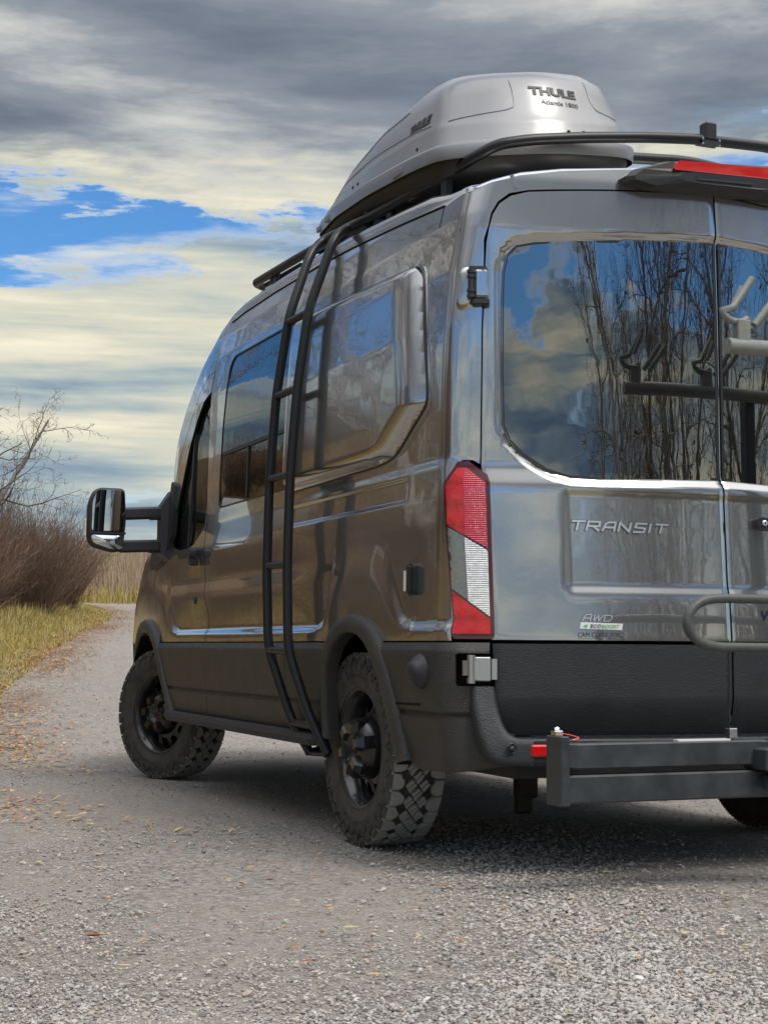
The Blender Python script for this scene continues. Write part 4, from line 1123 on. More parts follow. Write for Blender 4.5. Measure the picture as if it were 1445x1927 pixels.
    hm = mb.mesh('hub_cap'); hm.materials.append(RIM); ho = bpy.data.objects.new('hub_cap', hm); COL.objects.link(ho); ho.parent = w
    return w


def copy_tree(o, parent=None):
    c = o.copy(); COL.objects.link(c)
    if parent is not None: c.parent = parent
    for ch in [x for x in bpy.data.objects if x.parent == o]: copy_tree(ch, c)
    return c


WXO = -.995 + .113
w0 = wheel(WXO, 1.08, 0.0, -1, 'wheel'); w0.scale = (.86, 1, 1)
st = math.radians(24)
w1 = copy_tree(w0); w1.location = (WXO + .010, 4.335, .377); w1.rotation_euler = (.35, 0, st)
w2 = copy_tree(w0); w2.location = (-WXO + .07, 1.06, .377); w2.rotation_euler = (0, 0, PI)
w3 = copy_tree(w0); w3.location = (-WXO, 4.356, .377); w3.rotation_euler = (0, 0, PI + st)

# ------------------------------------------------------------------ ladder and roof rack
ld = empty('side_ladder', (-1.1, 1.6, .35)); ld.parent = van; ld.matrix_parent_inverse = WORLD_INV[van.name]; WORLD_INV[ld.name] = Matrix.Translation((1.1, -1.6, -.35))
LR = [(-.80, 1.487, 2.617), (-.86, 1.56, 2.592), (-.95, 1.48, 2.52), (-1.06, 1.49, 2.20), (-1.10, 1.515, 1.86), (-1.12, 1.535, 1.49), (-1.13, 1.53, 1.10), (-1.13, 1.505, .75), (-1.06, 1.425, .48), (-1.0, 1.365, .335)]
LL = [(-.80, 1.80, 2.640), (-.87, 1.85, 2.605), (-.95, 1.785, 2.52), (-1.06, 1.745, 2.22), (-1.10, 1.79, 1.87), (-1.12, 1.81, 1.49), (-1.13, 1.80, 1.10), (-1.13, 1.768, .76), (-1.06, 1.675, .475), (-1.0, 1.585, .325)]
LR2 = [LR[0], LR[1], LR[2]] + LR[3:]; 
def lad_pt(Lp, z):
    zs = [p[2] for p in Lp][::-1]; return tuple(float(np.interp(z, zs, [p[i] for p in Lp][::-1])) for i in (0, 1)) + (z,)
for Lp in (LR, LL):
    mb = MB(); mb.tube(bends([(-.79, Lp[0][1] - .30, Lp[0][2] - .012)] + Lp, .07), .0205, 14); mb.build('stringer', TUBE, ld)
for z in (2.185, 1.86, 1.495, 1.115, .752, .445):
    a, b = lad_pt(LR, z), lad_pt(LL, z + .005); mb = MB(); mb.tube([a, b], .0165, 12); mb.build('rung', TUBE, ld)
mb = MB(); mb.tube([(-1.0, 1.365, .335), (-1.0, 1.585, .325)], .012, 8); mb.tube([(-1.0, 1.4, .335), (-.8, 1.42, .40)], .012, 8); mb.tube([(-1.0, 1.56, .335), (-.8, 1.56, .40)], .012, 8); mb.build('lower_bracket', TUBE, ld)

rk = empty('roof_rack', (0, 1.8, 2.6)); rk.parent = van; rk.matrix_parent_inverse = WORLD_INV[van.name]; WORLD_INV[rk.name] = Matrix.Translation((0, -1.8, -2.6))
rail = [(-.74, 3.12, 2.680), (-.80, 3.06, 2.680), (-.80, 2.387, 2.657), (-.80, 2.087, 2.643), (-.80, 1.487, 2.617), (-.80, 1.081, 2.60), (-.795, .767, 2.585), (-.755, .50, 2.607), (-.700, .435, 2.640), (-.576, .40, 2.664), (-.36, .38, 2.695), (-.1, .365, 2.727), (.126, .36, 2.749), (.464, .36, 2.762), (.60, .38, 2.755), (.72, .435, 2.725), (.79, .52, 2.70), (.80, .8, 2.68), (.80, 3.06, 2.70), (.74, 3.12, 2.70)]
mb = MB(); mb.tube(bends(rail, .06), .0215, 14); mb.build('rack_rail', TUBE, rk)
lowbar = [(-.80, 1.02, 2.585), (-.74, .86, 2.612), (-.624, .80, 2.657), (-.362, .80, 2.728), (.009, .80, 2.795), (.398, .80, 2.825), (.74, .82, 2.80), (.80, 1.0, 2.70)]
mb = MB(); mb.tube(bends(lowbar, .10), .0235, 12); mb.build('crossbar', TUBE, rk)
for y in (1.5, 2.15, 2.8): mb = MB(); mb.tube([(-.80, y, 2.640), (0, y, 2.70), (.80, y, 2.66)], .018, 10); mb.build('crossbar', TUBE, rk)
mb = MB(); mb.tube([(-.76, 3.0, 2.66), (-.76, 2.45, 2.64)], .014, 8); mb.build('inner_rail', TUBE, rk)
for y in (.70, 1.25, 1.9, 2.75):
    z = zr(y); mb = MB(); mb.box((-.785, y, (z + 2.64) / 2 + .01), (.025, .05, 2.60 - z + .06)); mb.box((-.80, y, z + .075), (.06, .09, .015)); mb.build('rack_foot', TUBE, rk)
    mb = MB(); mb.box((.785, y, (z + 2.66) / 2), (.025, .05, 2.66 - z)); mb.build('rack_foot', TUBE, rk)
for p_ in ((-.79, 1.50, 2.614), (-.79, 1.81, 2.634)):
    mb = MB(); mb.tube([(p_[0], p_[1] - .012, p_[2]), (p_[0], p_[1] + .012, p_[2])], .027, 14); mb.tube([(p_[0], p_[1], p_[2] - .02), (p_[0], p_[1], p_[2] - .045)], .006, 8); mb.build('tube_clamp', TUBE, rk)
mb = MB(); mb.box((.178, .355, 2.780), (.055, .05, .075), bev=.008); mb.box((.178, .355, 2.735), (.085, .05, .012)); cl_ = mb.build('rail_clamp', PLAST, rk)
for x in (.140, .216): mb = MB(); mb.tube([(x, .335, 2.725), (x, .335, 2.75)], .005, 8); mb.build('clamp_bolt', SATIN, cl_)

# ------------------------------------------------------------------ roof box (rests on the rack)
bx = empty('roof_box', (-.45, 1.5, 2.62)); tag(bx, 'silver grey hard-shell cargo box with black letters on top of the van', 'roof box'); WORLD_INV[bx.name] = Matrix.Translation((.45, -1.5, -2.62))


def boxring(t, inset, dz):
    """plan outline point for t in 0..1 and base height there"""
    return None


PL = [(-.70, .50), (-.855, .60), (-.872, .85), (-.855, 1.35), (-.80, 1.9), (-.71, 2.35), (-.60, 2.50), (-.42, 2.53), (-.25, 2.50), (-.14, 2.35), (-.07, 1.9), (-.035, 1.35), (-.02, .85), (-.03, .55), (-.14, .44), (-.45, .41)]
PLr = rounded(PL, .10, 4)
def zbase(x, y): return 2.665 + .094 * (x + .85) * (1 - sm(.6, 2.4, y)) + .088 * (y - .55) + .0
def top_z(x, y):
    # ridge height above base: tall behind, falling to the nose
    return float(np.interp(y, [.4, .6, .9, 1.3, 1.7, 2.1, 2.5], [.325, .343, .347, .31, .25, .175, .09]))
cxb = lambda y: float(np.interp(y, [.4, 1.4, 2.5], [-.445, -.445, -.425]))
V = []; k = len(PLr)
# (inset toward the spine, fraction of height)
RB = [(0.0, .0, -.058), (-.004, .0, -.052), (-.006, .0, -.006), (.0, .0, .0), (.03, .0, .004), (.045, .05, .0), (.055, .22, 0), (.075, .27, 0), (.10, .38, 0), (.15, .60, 0), (.21, .76, 0), (.32, .90, 0), (.55, .98, 0), (1.0, 1.0, 0)]
for ins_, fr_, dz in RB:
    for x, y in PLr:
        cx0 = cxb(y); xx = x + (cx0 - x) * ins_; cy0 = 1.35; yy = y + (cy0 - y) * min(ins_, 1) * (.62 if ins_ > .2 else .75) if ins_ < 1 else cy0 + (y - cy0) * .42
        hh = top_z(xx, yy if ins_ < 1 else yy)
        V.append((xx, yy, zbase(xx, y if ins_ < .06 else yy) + dz + fr_ * hh))
F = [(i * k + j, i * k + (j + 1) % k, (i + 1) * k + (j + 1) % k, (i + 1) * k + j) for i in range(len(RB) - 1) for j in range(k)]
mb = MB(); mb.add(V, F, 0, True); mb.build('box_lid', BOX, bx)
V = []
for ins_, dz in ((.03, -.05), (.05, -.085), (.16, -.115), (1.0, -.118)):
    for x, y in PLr: V.append((x + (cxb(y) - x) * ins_, y + (1.35 - y) * ins_ * .8, zbase(x, y) + dz))
mb = MB(); mb.add(V, [(i * k + j, i * k + (j + 1) % k, (i + 1) * k + (j + 1) % k, (i + 1) * k + j) for i in range(3) for j in range(k)], 0, True); mb.build('box_base', BOXB, bx)
for y in (.98, 2.0, 2.25):
    x = float(np.interp(y, [.85, 1.35, 1.9, 2.35], [-.872, -.855, -.80, -.71])); mb = MB(); mb.box((x - .002, y, zbase(x, y) - .036), (.014, .09, .028), bev=.004); mb.build('lid_latch', BOX, bx)
for y in (.80, 1.5, 1.58):
    x = float(np.interp(y, [.6, .85, 1.35, 1.9, 2.35], [-.855, -.872, -.855, -.80, -.71])); mb = MB(); mb.lathe([(.008, 0), (.006, .004), (0, .005)], (x + .004, y, zbase(x, y) + .022), (-1, 0, .2), 10); mb.build('rivet', DARK, bx)
for x in (-.40, -.335): mb = MB(); mb.lathe([(.008, 0), (.006, .004), (0, .005)], (x, .43, zbase(x, .45) + .028), (0, -1, .2), 10); mb.build('rivet', DARK, bx)
BOXFN = {'V': None}
# lettering is laid on the shell by ray casting against the lid
from mathutils.bvhtree import BVHTree
lidv = [Vector(v) for v in mb_v] if False else None
_lid = [o for o in bpy.data.objects if o.name.startswith('box_lid')][0].data
bvh = BVHTree.FromPolygons([v.co.copy() for v in _lid.vertices], [tuple(p.vertices) for p in _lid.polygons])
def on_rear(u, v, d):
    h = bvh.ray_cast(Vector((u, -1, v)), Vector((0, 1, 0)))[0]; return (u, (h.y if h else .5) - .001 - d, v)
def on_left(u, v, d):
    h = bvh.ray_cast(Vector((-3, u, v)), Vector((1, 0, 0)))[0]; return ((h.x if h else -.8) - .001 - d, u, v)


# ------------------------------------------------------------------ hitch rack behind the bumper
hr_ = empty('hitch_rack', (0, -.3, .38)); tag(hr_, 'black steel swing-arm carrier with hooked crossbar mounted behind the van bumper', 'rack'); WORLD_INV[hr_.name] = Matrix.Translation((0, .3, -.38))
mb = MB(); mb.box((-.475, -.30, .4345), (.76, .076, .080), bev=.006); mb.box((-.475, -.30, .4345), (.70, .078, .070)); mb.build('upper_beam', STEEL, hr_)
mb = MB(); mb.box((-.42, -.30, .333), (.88, .078, .088), bev=.006); mb.build('lower_beam', STEEL, hr_)
mb = MB(); mb.box((-.868, -.31, .3915), (.030, .10, .214), bev=.003); mb.build('end_plate', STEEL, hr_)
mb = MB(); mb.box((-.838, -.345, .438), (.03, .012, .075), bev=.003); mb.build('end_gusset', STEEL, hr_)
mb = MB(); mb.box((-.058, -.345, .415), (.20, .13, .072), bev=.006); mb.build('pivot_bracket', STEEL, hr_)
mb = MB(); mb.box((-.04, -.345, .34), (.17, .12, .05), bev=.006); mb.build('pivot_bracket', STEEL, hr_)
mb = MB(); mb.tube([(-.06, -.36, .44), (-.06, -.36, .475)], .012, 10); mb.tube([(-.095, -.413, .415), (-.095, -.409, .415)], .010, 10); mb.build('pivot_bolt', PLASTG, hr_)
mb = MB(); mb.box((-.865, -.30, .506), (.030, .03, .018), bev=.003); mb.lathe([(0, .012), (.009, .010), (.011, 0)], (-.865, -.30, .514), (0, 0, 1), 14); mb.build('pin_knob', CHROME, hr_)
mb = MB(); mb.tube(bends([(-.85, -.30, .505), (-.825, -.315, .50), (-.80, -.33, .492), (-.83, -.335, .485)], .01), .0025, 6); mb.build('pin_cord', REDR, hr_)
mb = MB(); mb.box((-.215, -.30, .496), (.030, .03, .034), bev=.003); mb.build('strap_bracket', SATIN, hr_)
mb = MB(); mb.box((-.34, -.315, .477), (.20, .03, .006)); mb.build('light_strip', WHITE, hr_)
mb = MB(); pts = [(-.215 + .004 * math.sin(i * 2.1), -.29 + .003 * math.cos(i * 3), .50 + i * .012) for i in range(24)]; mb.tube(pts, [.0035 + .003 * (i in (9, 10, 15, 4)) for i in range(24)], 8); mb.build('bungee_cord', PLAST, hr_)
# right half of the arm, mast, loop and crossbar (mostly out of the frame, seen mirrored in the glass)
mb = MB(); mb.box((.40, -.40, .40), (.75, .08, .09), bev=.006); mb.build('swing_arm', STEEL, hr_)
mb = MB(); mb.box((.52, -.42, 1.10), (.065, .065, 1.42), bev=.006); mb.build('mast', STEEL, hr_)
lp = [(.52, -.40, .932), (-.33, -.40, .934), (-.39, -.40, .926), (-.435, -.40, .895), (-.452, -.40, .855), (-.435, -.40, .815), (-.39, -.40, .786), (-.33, -.40, .777), (.52, -.40, .775)]
mb = MB(); mb.tube(bends(lp, .05), .0155, 14); mb.build('wheel_loop', FOAMD, hr_)
mb = MB(); mb.tube([(-.255, -.36, 1.772), (1.25, -.36, 1.80)], .0265, 18); cb = mb.build('crossbar', FOAM, hr_)
for x in (-.19, .22, .72, 1.10):
    mb = MB(); mb.box((x - .005, -.36, 1.825), (.05, .035, .075), bev=.003)
    arc = [(x - .045 + .0 + .062 * math.cos(a) + .02, -.36, 1.905 + .05 * math.sin(a)) for a in np.linspace(PI * 1.0, PI * 1.75, 8)]
    hkp = [(x + .04, -.36, 2.01), (x - .035, -.36, 1.905)] + arc[1:]
    mb.tube(hkp, .012, 10); mb.tube([(x + .025, -.325, 1.985), (x - .02, -.325, 1.905)], .011, 10)
    mb.tube([(x + .135, -.36, 1.955), (x + .045, -.36, 1.850)], .0125, 10); mb.tube([(x + .155, -.325, 1.945), (x + .06, -.325, 1.838)], .0125, 10)
    mb.build('wheel_hook', FOAM, cb)

# lettering on the roof box
def crease(name, pts, on, r_=.0035):
    P = [on(u, v, -.0015) for u, v in spline(pts, 6)]; mb = MB(); mb.tube(P, r_, 6); mb.build(name, BOX, bx)
def zb0(x, y=.5): return float(zbase(x, y))
crease('lid_crease', [(-.80, zb0(-.80) + .118), (-.70, zb0(-.70) + .128), (-.60, zb0(-.60) + .140), (-.575, zb0(-.57) + .165), (-.570, zb0(-.57) + .22), (-.575, zb0(-.57) + .27)], on_rear)
crease('lid_crease', [(-.265, zb0(-.26) + .27), (-.255, zb0(-.25) + .22), (-.245, zb0(-.24) + .165), (-.22, zb0(-.22) + .135), (-.13, zb0(-.13) + .115)], on_rear)
crease('lid_crease', [(.75, zb0(-.86, .75) + .11), (1.1, zb0(-.86, 1.1) + .118), (1.5, zb0(-.83, 1.5) + .115), (1.9, zb0(-.79, 1.9) + .098), (2.2, zb0(-.74, 2.2) + .07)], on_left)
crease('lid_crease', [(1.05, zb0(-.86, 1.05) + .24), (1.4, zb0(-.84, 1.4) + .21), (1.75, zb0(-.80, 1.75) + .165), (2.1, zb0(-.76, 2.1) + .11)], on_left)
letter('brand_lettering', 'THULE', on_rear, -.512, 2.893, -.318, .038, INK, bx, depth=.002, bold=.045)
letter('size_lettering', 'Atlantis 1800', on_rear, -.475, 2.852, -.318, .020, INK, bx, depth=.0012)
letter('brand_lettering', 'THULE', on_left, .955, 2.812, .775, .040, INK, bx, depth=.002, bold=.045)
#@@ENV@@
# ------------------------------------------------------------------ ground
def terr(x, y):
    x = np.asarray(x, float); y = np.asarray(y, float)
    q = np.clip(y - 4.6, 0, None); h = .068 * (np.sqrt(q * q + 1.2) - 1.095)
    h = np.where(q > 65, .068 * 64 + .02 * (q - 65), h)
    xb = -4.9 + .12 * np.clip(y - 4, 0, 40); t = np.clip((xb - x) / 6.5, 0, 1); u = np.clip((y + 4) / 8, 0, 1); h = h + 4.2 * t * t * (3 - 2 * t) * u * u * (3 - 2 * u)      # wooded bank left of the track
    return h


VX = [(-40, -4.2), (-12, -3.4), (0, -2.9), (3.5, -2.15), (5.1, -1.80), (7.5, -1.45), (10.5, -.95), (13, -.25), (16.3, .62), (20, 1.75), (23.5, 2.9), (26.8, 3.75), (30.5, 4.0), (33, 1.0)]   # left verge, x over y


def verge(y): return np.interp(y, [p[0] for p in VX], [p[1] for p in VX])


def ground_mat():
    m = bpy.data.materials.new('gravel_ground'); m.use_nodes = True; t = m.node_tree; b = t.nodes['Principled BSDF']
    b.inputs['Roughness'].default_value = .95; b.inputs['Specular IOR Level'].default_value = .15
    tcn = t.nodes.new('ShaderNodeTexCoord'); P = tcn.outputs['Object']
    at = N(t, 'ShaderNodeAttribute', attribute_name='zone'); s = N(t, 'ShaderNodeSeparateColor'); L(t, at.outputs['Color'], s.inputs[0])
    v = N(t, 'ShaderNodeTexVoronoi', inp={'Scale': 62.0, 'Randomness': 1.0}); L(t, P, v.inputs['Vector'])
    v2 = N(t, 'ShaderNodeTexVoronoi', inp={'Scale': 130.0}); L(t, P, v2.inputs['Vector'])
    sp = N(t, 'ShaderNodeSeparateColor'); L(t, v.outputs['Color'], sp.inputs[0]); sp2 = N(t, 'ShaderNodeSeparateColor'); L(t, v2.outputs['Color'], sp2.inputs[0])
    stone = ramp(t, sp.outputs[0], [(0, (.155, .142, .130)), (.35, (.255, .235, .215)), (.65, (.335, .315, .29)), (.85, (.43, .41, .39)), (1, (.27, .22, .175))])
    fine = ramp(t, sp2.outputs[0], [(0, (.19, .165, .14)), (.5, (.31, .27, .23)), (1, (.43, .385, .335))])
    big = fbm(t, P, .55, 5, .55); dirt = fbm(t, P, 1.5, 6, .65, 0, (4, 2, 0))
    k = ramp(t, math_n(t, 'ADD', math_n(t, 'MULTIPLY', big, .55), math_n(t, 'MULTIPLY', dirt, .45)), [(.44, 0.0), (.56, 1.0)])
    fs = fbm(t, P, 26, 6, .7)
    soil = ramp(t, fs, [(.30, (.21, .19, .168)), (.5, (.33, .303, .275)), (.7, (.43, .40, .365))])
    ff = mixc(t, .45, fine, soil)
    road = mixc(t, math_n(t, 'ADD', math_n(t, 'MULTIPLY', k, .65), .08), ff, stone)
    leafy = fbm(t, P, 30, 4, .7); lit = ramp(t, leafy, [(.3, (.07, .038, .022)), (.5, (.18, .10, .052)), (.7, (.33, .20, .105))])
    gr = ramp(t, fbm(t, P, 7, 5, .6), [(.3, (.17, .145, .06)), (.6, (.28, .24, .11)), (.8, (.36, .30, .17))])
    c = mixc(t, s.outputs[0], road, gr); c = mixc(t, s.outputs[1], c, lit)
    L(t, c, b.inputs['Base Color'])
    e = N(t, 'ShaderNodeTexVoronoi', feature='SMOOTH_F1', inp={'Scale': 62.0}); L(t, P, e.inputs['Vector'])
    h = math_n(t, 'ADD', math_n(t, 'MULTIPLY', math_n(t, 'SUBTRACT', 1.0, e.outputs['Distance']), .75), math_n(t, 'MULTIPLY', fbm(t, P, 110, 4, .7), .8))
    h = math_n(t, 'ADD', h, math_n(t, 'MULTIPLY', fs, .9))
    bn = N(t, 'ShaderNodeBump', inp={'Strength': .9, 'Distance': .012}); L(t, h, bn.inputs['Height']); L(t, bn.outputs[0], b.inputs['Normal'])
    return m


GM = ground_mat()
def grid_axis(lo, hi, fine_lo, fine_hi, step, grow=1.18):
    a = list(np.arange(fine_lo, fine_hi, step)); s_ = step; v = a[-1]
    while v < hi: s_ *= grow; v += s_; a.append(v)
    s_ = step; v = a[0]; b = []
    while v > lo: s_ *= grow; v -= s_; b.append(v)
    return np.array(b[::-1] + a)
gx = grid_axis(-900, 900, -6, 8, .12); gy = grid_axis(-900, 900, -4, 36, .16); X, Y = np.meshgrid(gx, gy)
def vnoise(x, y, s):
    from mathutils import noise
    return np.array([noise.noise((a * s, b * s, 0.3)) for a, b in zip(x, y)])
xr, yr_ = X.ravel(), Y.ravel()
nz = vnoise(xr, yr_, .35); nz2 = vnoise(xr, yr_, 1.3)
Z = terr(xr, yr_) + np.where((np.abs(xr) < 1.5) & (yr_ > -.5) & (yr_ < 5.8), .15, 1) * (nz * .018 + nz2 * .008) - .004
gx_ = verge(yr_) + nz2 * .28; off_road = np.clip((gx_ - xr) / .35, 0, 1); off_road = np.where(yr_ > 31.5 + nz * 1.5, 1, off_road)
rside = np.interp(yr_, [-40, 0, 8, 20, 32], [9, 8, 8.5, 13, 40]); off_road = np.maximum(off_road, np.clip((xr - rside - nz * .6) / .6, 0, 1))
off_road = np.maximum(off_road, np.clip((-9 - yr_ + nz * 2) / .8, 0, 1))
Z += off_road * .02
lit_ = np.clip(1 - np.abs(xr - gx_ - .15) / .55, 0, 1) * np.clip(.4 + nz2 * 2.2 + .4, 0, 1) * np.clip((yr_ - 3.5) / 3, 0, 1)
V = np.stack([xr, yr_, Z], 1); ny, nx = X.shape
F = [(j * nx + i, j * nx + i + 1, (j + 1) * nx + i + 1, (j + 1) * nx + i) for j in range(ny - 1) for i in range(nx - 1)]
me = bpy.data.meshes.new('ground'); me.from_pydata(V.tolist(), [], F); me.polygons.foreach_set('use_smooth', [True] * len(F))
ca = me.color_attributes.new('zone', 'FLOAT_COLOR', 'POINT'); cc = np.ones((len(V), 4), np.float32); cc[:, 0] = off_road; cc[:, 1] = np.maximum(lit_ * .45, np.clip((-4.2 + .12 * np.clip(yr_ - 4, 0, 40) - xr) / 2, 0, 1) * .8); cc[:, 2] = 0; ca.data.foreach_set('color', cc.ravel())
g_ = link('ground', me, None, GM); tag(g_, kind='structure')


def gz(x, y):
    return terr(x, y)


def mass(name, verts, faces_n, mats, mi=None, smooth=False, tint=None):
    """big mesh from numpy arrays: verts (n,3), faces_n (m,k)"""
    me = bpy.data.meshes.new(name); verts = np.asarray(verts, np.float32); f = np.asarray(faces_n, np.int32); k = f.shape[1]
    me.vertices.add(len(verts)); me.vertices.foreach_set('co', verts.ravel()); me.loops.add(f.size); me.loops.foreach_set('vertex_index', f.ravel())
    me.polygons.add(len(f)); me.polygons.foreach_set('loop_start', np.arange(0, f.size, k, dtype=np.int32)); me.polygons.foreach_set('loop_total', np.full(len(f), k, np.int32))
    if mi is not None: me.polygons.foreach_set('material_index', np.asarray(mi, np.int32))
    me.polygons.foreach_set('use_smooth', np.full(len(f), smooth)); me.update(calc_edges=True)
    if tint is not None:
        a = me.attributes.new('tint', 'FLOAT', 'POINT'); a.data.foreach_set('value', np.asarray(tint, np.float32))
    for m in (mats if isinstance(mats, (list, tuple)) else [mats]): me.materials.append(m)
    return me


def tint_mat(name, stops, rough=.85, spec=.2, translucent=0.0):
    m = bpy.data.materials.new(name); m.use_nodes = True; t = m.node_tree; b = t.nodes['Principled BSDF']
    b.inputs['Roughness'].default_value = rough; b.inputs['Specular IOR Level'].default_value = spec
    at = N(t, 'ShaderNodeAttribute', attribute_name='tint'); L(t, ramp(t, at.outputs['Fac'], stops), b.inputs['Base Color'])
    if translucent:
        tr = N(t, 'ShaderNodeBsdfTranslucent'); L(t, ramp(t, at.outputs['Fac'], stops), tr.inputs[0]); mx_ = N(t, 'ShaderNodeMixShader'); mx_.inputs[0].default_value = translucent
        o = [n for n in t.nodes if n.type == 'OUTPUT_MATERIAL'][0]; L(t, b.outputs[0], mx_.inputs[1]); L(t, tr.outputs[0], mx_.inputs[2]); L(t, mx_.outputs[0], o.inputs[0])
    return m


# ------------------------------------------------------------------ loose stones
ph = (1 + 5 ** .5) / 2
ICO = np.array([(-1, ph, 0), (1, ph, 0), (-1, -ph, 0), (1, -ph, 0), (0, -1, ph), (0, 1, ph), (0, -1, -ph), (0, 1, -ph), (ph, 0, -1), (ph, 0, 1), (-ph, 0, -1), (-ph, 0, 1)]) / math.hypot(1, ph)
ICF = np.array([(0, 11, 5), (0, 5, 1), (0, 1, 7), (0, 7, 10), (0, 10, 11), (1, 5, 9), (5, 11, 4), (11, 10, 2), (10, 7, 6), (7, 1, 8), (3, 9, 4), (3, 4, 2), (3, 2, 6), (3, 6, 8), (3, 8, 9), (4, 9, 5), (2, 4, 11), (6, 2, 10), (8, 6, 7), (9, 8, 1)])
STONE = tint_mat('loose_stone', [(0, (.15, .142, .138)), (.25, (.28, .265, .25)), (.5, (.40, .375, .345)), (.72, (.50, .475, .44)), (.85, (.42, .34, .26)), (1, (.62, .60, .57))], .85, .25)


def scatter(n, rmin, rmax, amax=.30):
    """points on the ground inside the view, denser near the camera"""
    d = 1 / (1 / rmax + rng.random(n) * (1 / rmin - 1 / rmax)); a = yaw + rng.uniform(-amax, amax, n)
    return CP[0] + d * np.sin(a), CP[1] + d * np.cos(a), d


def stones(name, n, rmin, rmax, s0, s1, lane, label):
    x, y, d = scatter(n, rmin, rmax); from mathutils import noise
    q = np.array([noise.noise((a * .9, b * .9, 5.0)) + .5 * noise.noise((a * 2.6, b * 2.6, 1.0)) for a, b in zip(x, y)])
    # a raised strip of gravel between the wheel tracks, running past the rear wheel
    tl = (x - (-1.15 + .33 * (y + 1.2))); strip = np.exp(-(tl / .42) ** 2) * (y < 1.8); tl2 = (x - (-2.7 + .08 * (y))); strip2 = np.exp(-(tl2 / .55) ** 2)
    pr = np.clip(.20 + lane * (strip * .75 + strip2 * .35) + q * .5, .05, 1); keep = rng.random(n) < pr; keep &= (x > verge(y) - .1)
    x, y, strip, d = x[keep], y[keep], strip[keep], d[keep]; m = len(x)
    sz = s0 * (s1 / s0) ** (rng.random(m) ** 2.2) * (1 + .15 * strip) * np.clip(.75 + d * .035, .8, 1.6)
    sc = np.stack([sz * rng.uniform(.7, 1.25, m), sz * rng.uniform(.6, 1.0, m), sz * rng.uniform(.35, .7, m)], 1)
    jit = rng.uniform(.74, 1.22, (m, 12, 1)); P = ICO[None] * jit * sc[:, None, :]
    a = rng.uniform(0, 2 * PI, m); ca_, sa = np.cos(a)[:, None], np.sin(a)[:, None]; px2 = P[..., 0] * ca_ - P[..., 1] * sa; py2 = P[..., 0] * sa + P[..., 1] * ca_
    tl_ = rng.normal(0, .25, m)[:, None]; pz = P[..., 2] + px2 * tl_
    P = np.stack([px2 + x[:, None], py2 + y[:, None], pz + (terr(x, y) + sc[:, 2] * .35)[:, None]], -1).reshape(-1, 3)
    F = (ICF[None] + (np.arange(m) * 12)[:, None, None]).reshape(-1, 3); tn = np.repeat(np.clip(rng.normal(.45, .2, m) + strip * .08, 0, 1), 12)
    o = link(name, mass(name, P, F, STONE, tint=tn, smooth=False)); tag(o, kind='stuff', label=label); return m


stones('gravel', 110000, 3.0, 14, .0032, .0085, 1.0, 'small loose grey gravel lying over the track')
stones('gravel', 3500, 3.0, 16, .007, .0145, 1.0, 'larger pale pebbles among the gravel of the track')

# ------------------------------------------------------------------ grass and reeds
def blades(name, x, y, h, w, lean, mats_stops, label, z0=None, segs=3, curl=.5, tr=.25):
    m = len(x); a = rng.uniform(0, 2 * PI, m); la = rng.uniform(0, 2 * PI, m); ln = np.abs(rng.normal(0, lean, m)) * h
    z0 = terr(x, y) if z0 is None else z0; V = []; tn = []
    base_t = rng.random(m)
    for k in range(segs + 1):
        t = k / segs; ww = w * (1 - t ** 1.4) + .0006; off_ = ln * t ** (1 + curl * 2)
        cx_ = x + np.cos(la) * off_; cy_ = y + np.sin(la) * off_; cz_ = z0 + h * t * (1 - .25 * (ln / h) * t)
        V.append(np.stack([cx_ - np.cos(a) * ww, cy_ - np.sin(a) * ww, cz_], 1)); V.append(np.stack([cx_ + np.cos(a) * ww, cy_ + np.sin(a) * ww, cz_], 1))
    V = np.stack(V, 1).reshape(-1, 3); nv = 2 * (segs + 1); f = []
    for k in range(segs): f.append([2 * k, 2 * k + 1, 2 * k + 3, 2 * k + 2])
    F = (np.array(f)[None] + (np.arange(m) * nv)[:, None, None]).reshape(-1, 4)
    o = link(name, mass(name, V, F, tint_mat(name + '_blades', mats_stops, .8, .15, tr), tint=np.repeat(base_t, nv))); tag(o, kind='stuff', label=label); return o


def verge_pts(n, y0, y1, dmin, dmax, pw=1.0):
    u = rng.random(n); y = y0 + (y1 - y0) * u ** 1.2; dx = dmin + (dmax - dmin) * rng.random(n) ** pw; x = verge(y) - dx; return x, y


GS = [(0, (.19, .16, .04)), (.3, (.38, .30, .085)), (.6, (.54, .43, .16)), (.85, (.62, .50, .25)), (1, (.66, .55, .34))]
n = 70000; x, y = verge_pts(n, 8.0, 34, -.05, 5.5, 1.3); from mathutils import noise as mn
q = np.array([mn.noise((a * .8, b * .8, 9)) for a, b in zip(x, y)]); k = (q + .75 + rng.random(n) * .5) > .35; x, y, q = x[k], y[k], q[k]
edge_ = np.clip((verge(y) - x) / 1.1, .15, 1)
h = (.16 + .20 * rng.random(len(x))) * edge_ * (1 + .5 * q) * np.clip(y / 14, .7, 1.15)
blades('verge_grass', x, y, h, .0045 + .00012 * y, .55, GS, 'pale green and straw coloured grass along the left edge of the track')
n = 12000; x, y = verge_pts(n, -8, 8.5, .1, 7, 1.0); blades('verge_grass', x, y, .12 + .22 * rng.random(n), .006, .6, GS, 'straw coloured grass beside the track left of the van')
n = 2600; x = rng.uniform(-2.8, .6, n); y = 13.5 + 6 * rng.random(n); k = (verge(y) - x) > 1.3; x, y = x[k], y[k]
blades('tall_dry_grass', x, y, .55 + .5 * rng.random(len(x)), .004, .45, [(0, (.45, .36, .22)), (1, (.62, .52, .36))], 'tall dry straw grass standing at the foot of the bushes', curl=.8)
RS = [(0, (.24, .17, .115)), (.35, (.38, .28, .20)), (.7, (.50, .39, .28)), (1, (.60, .50, .38))]
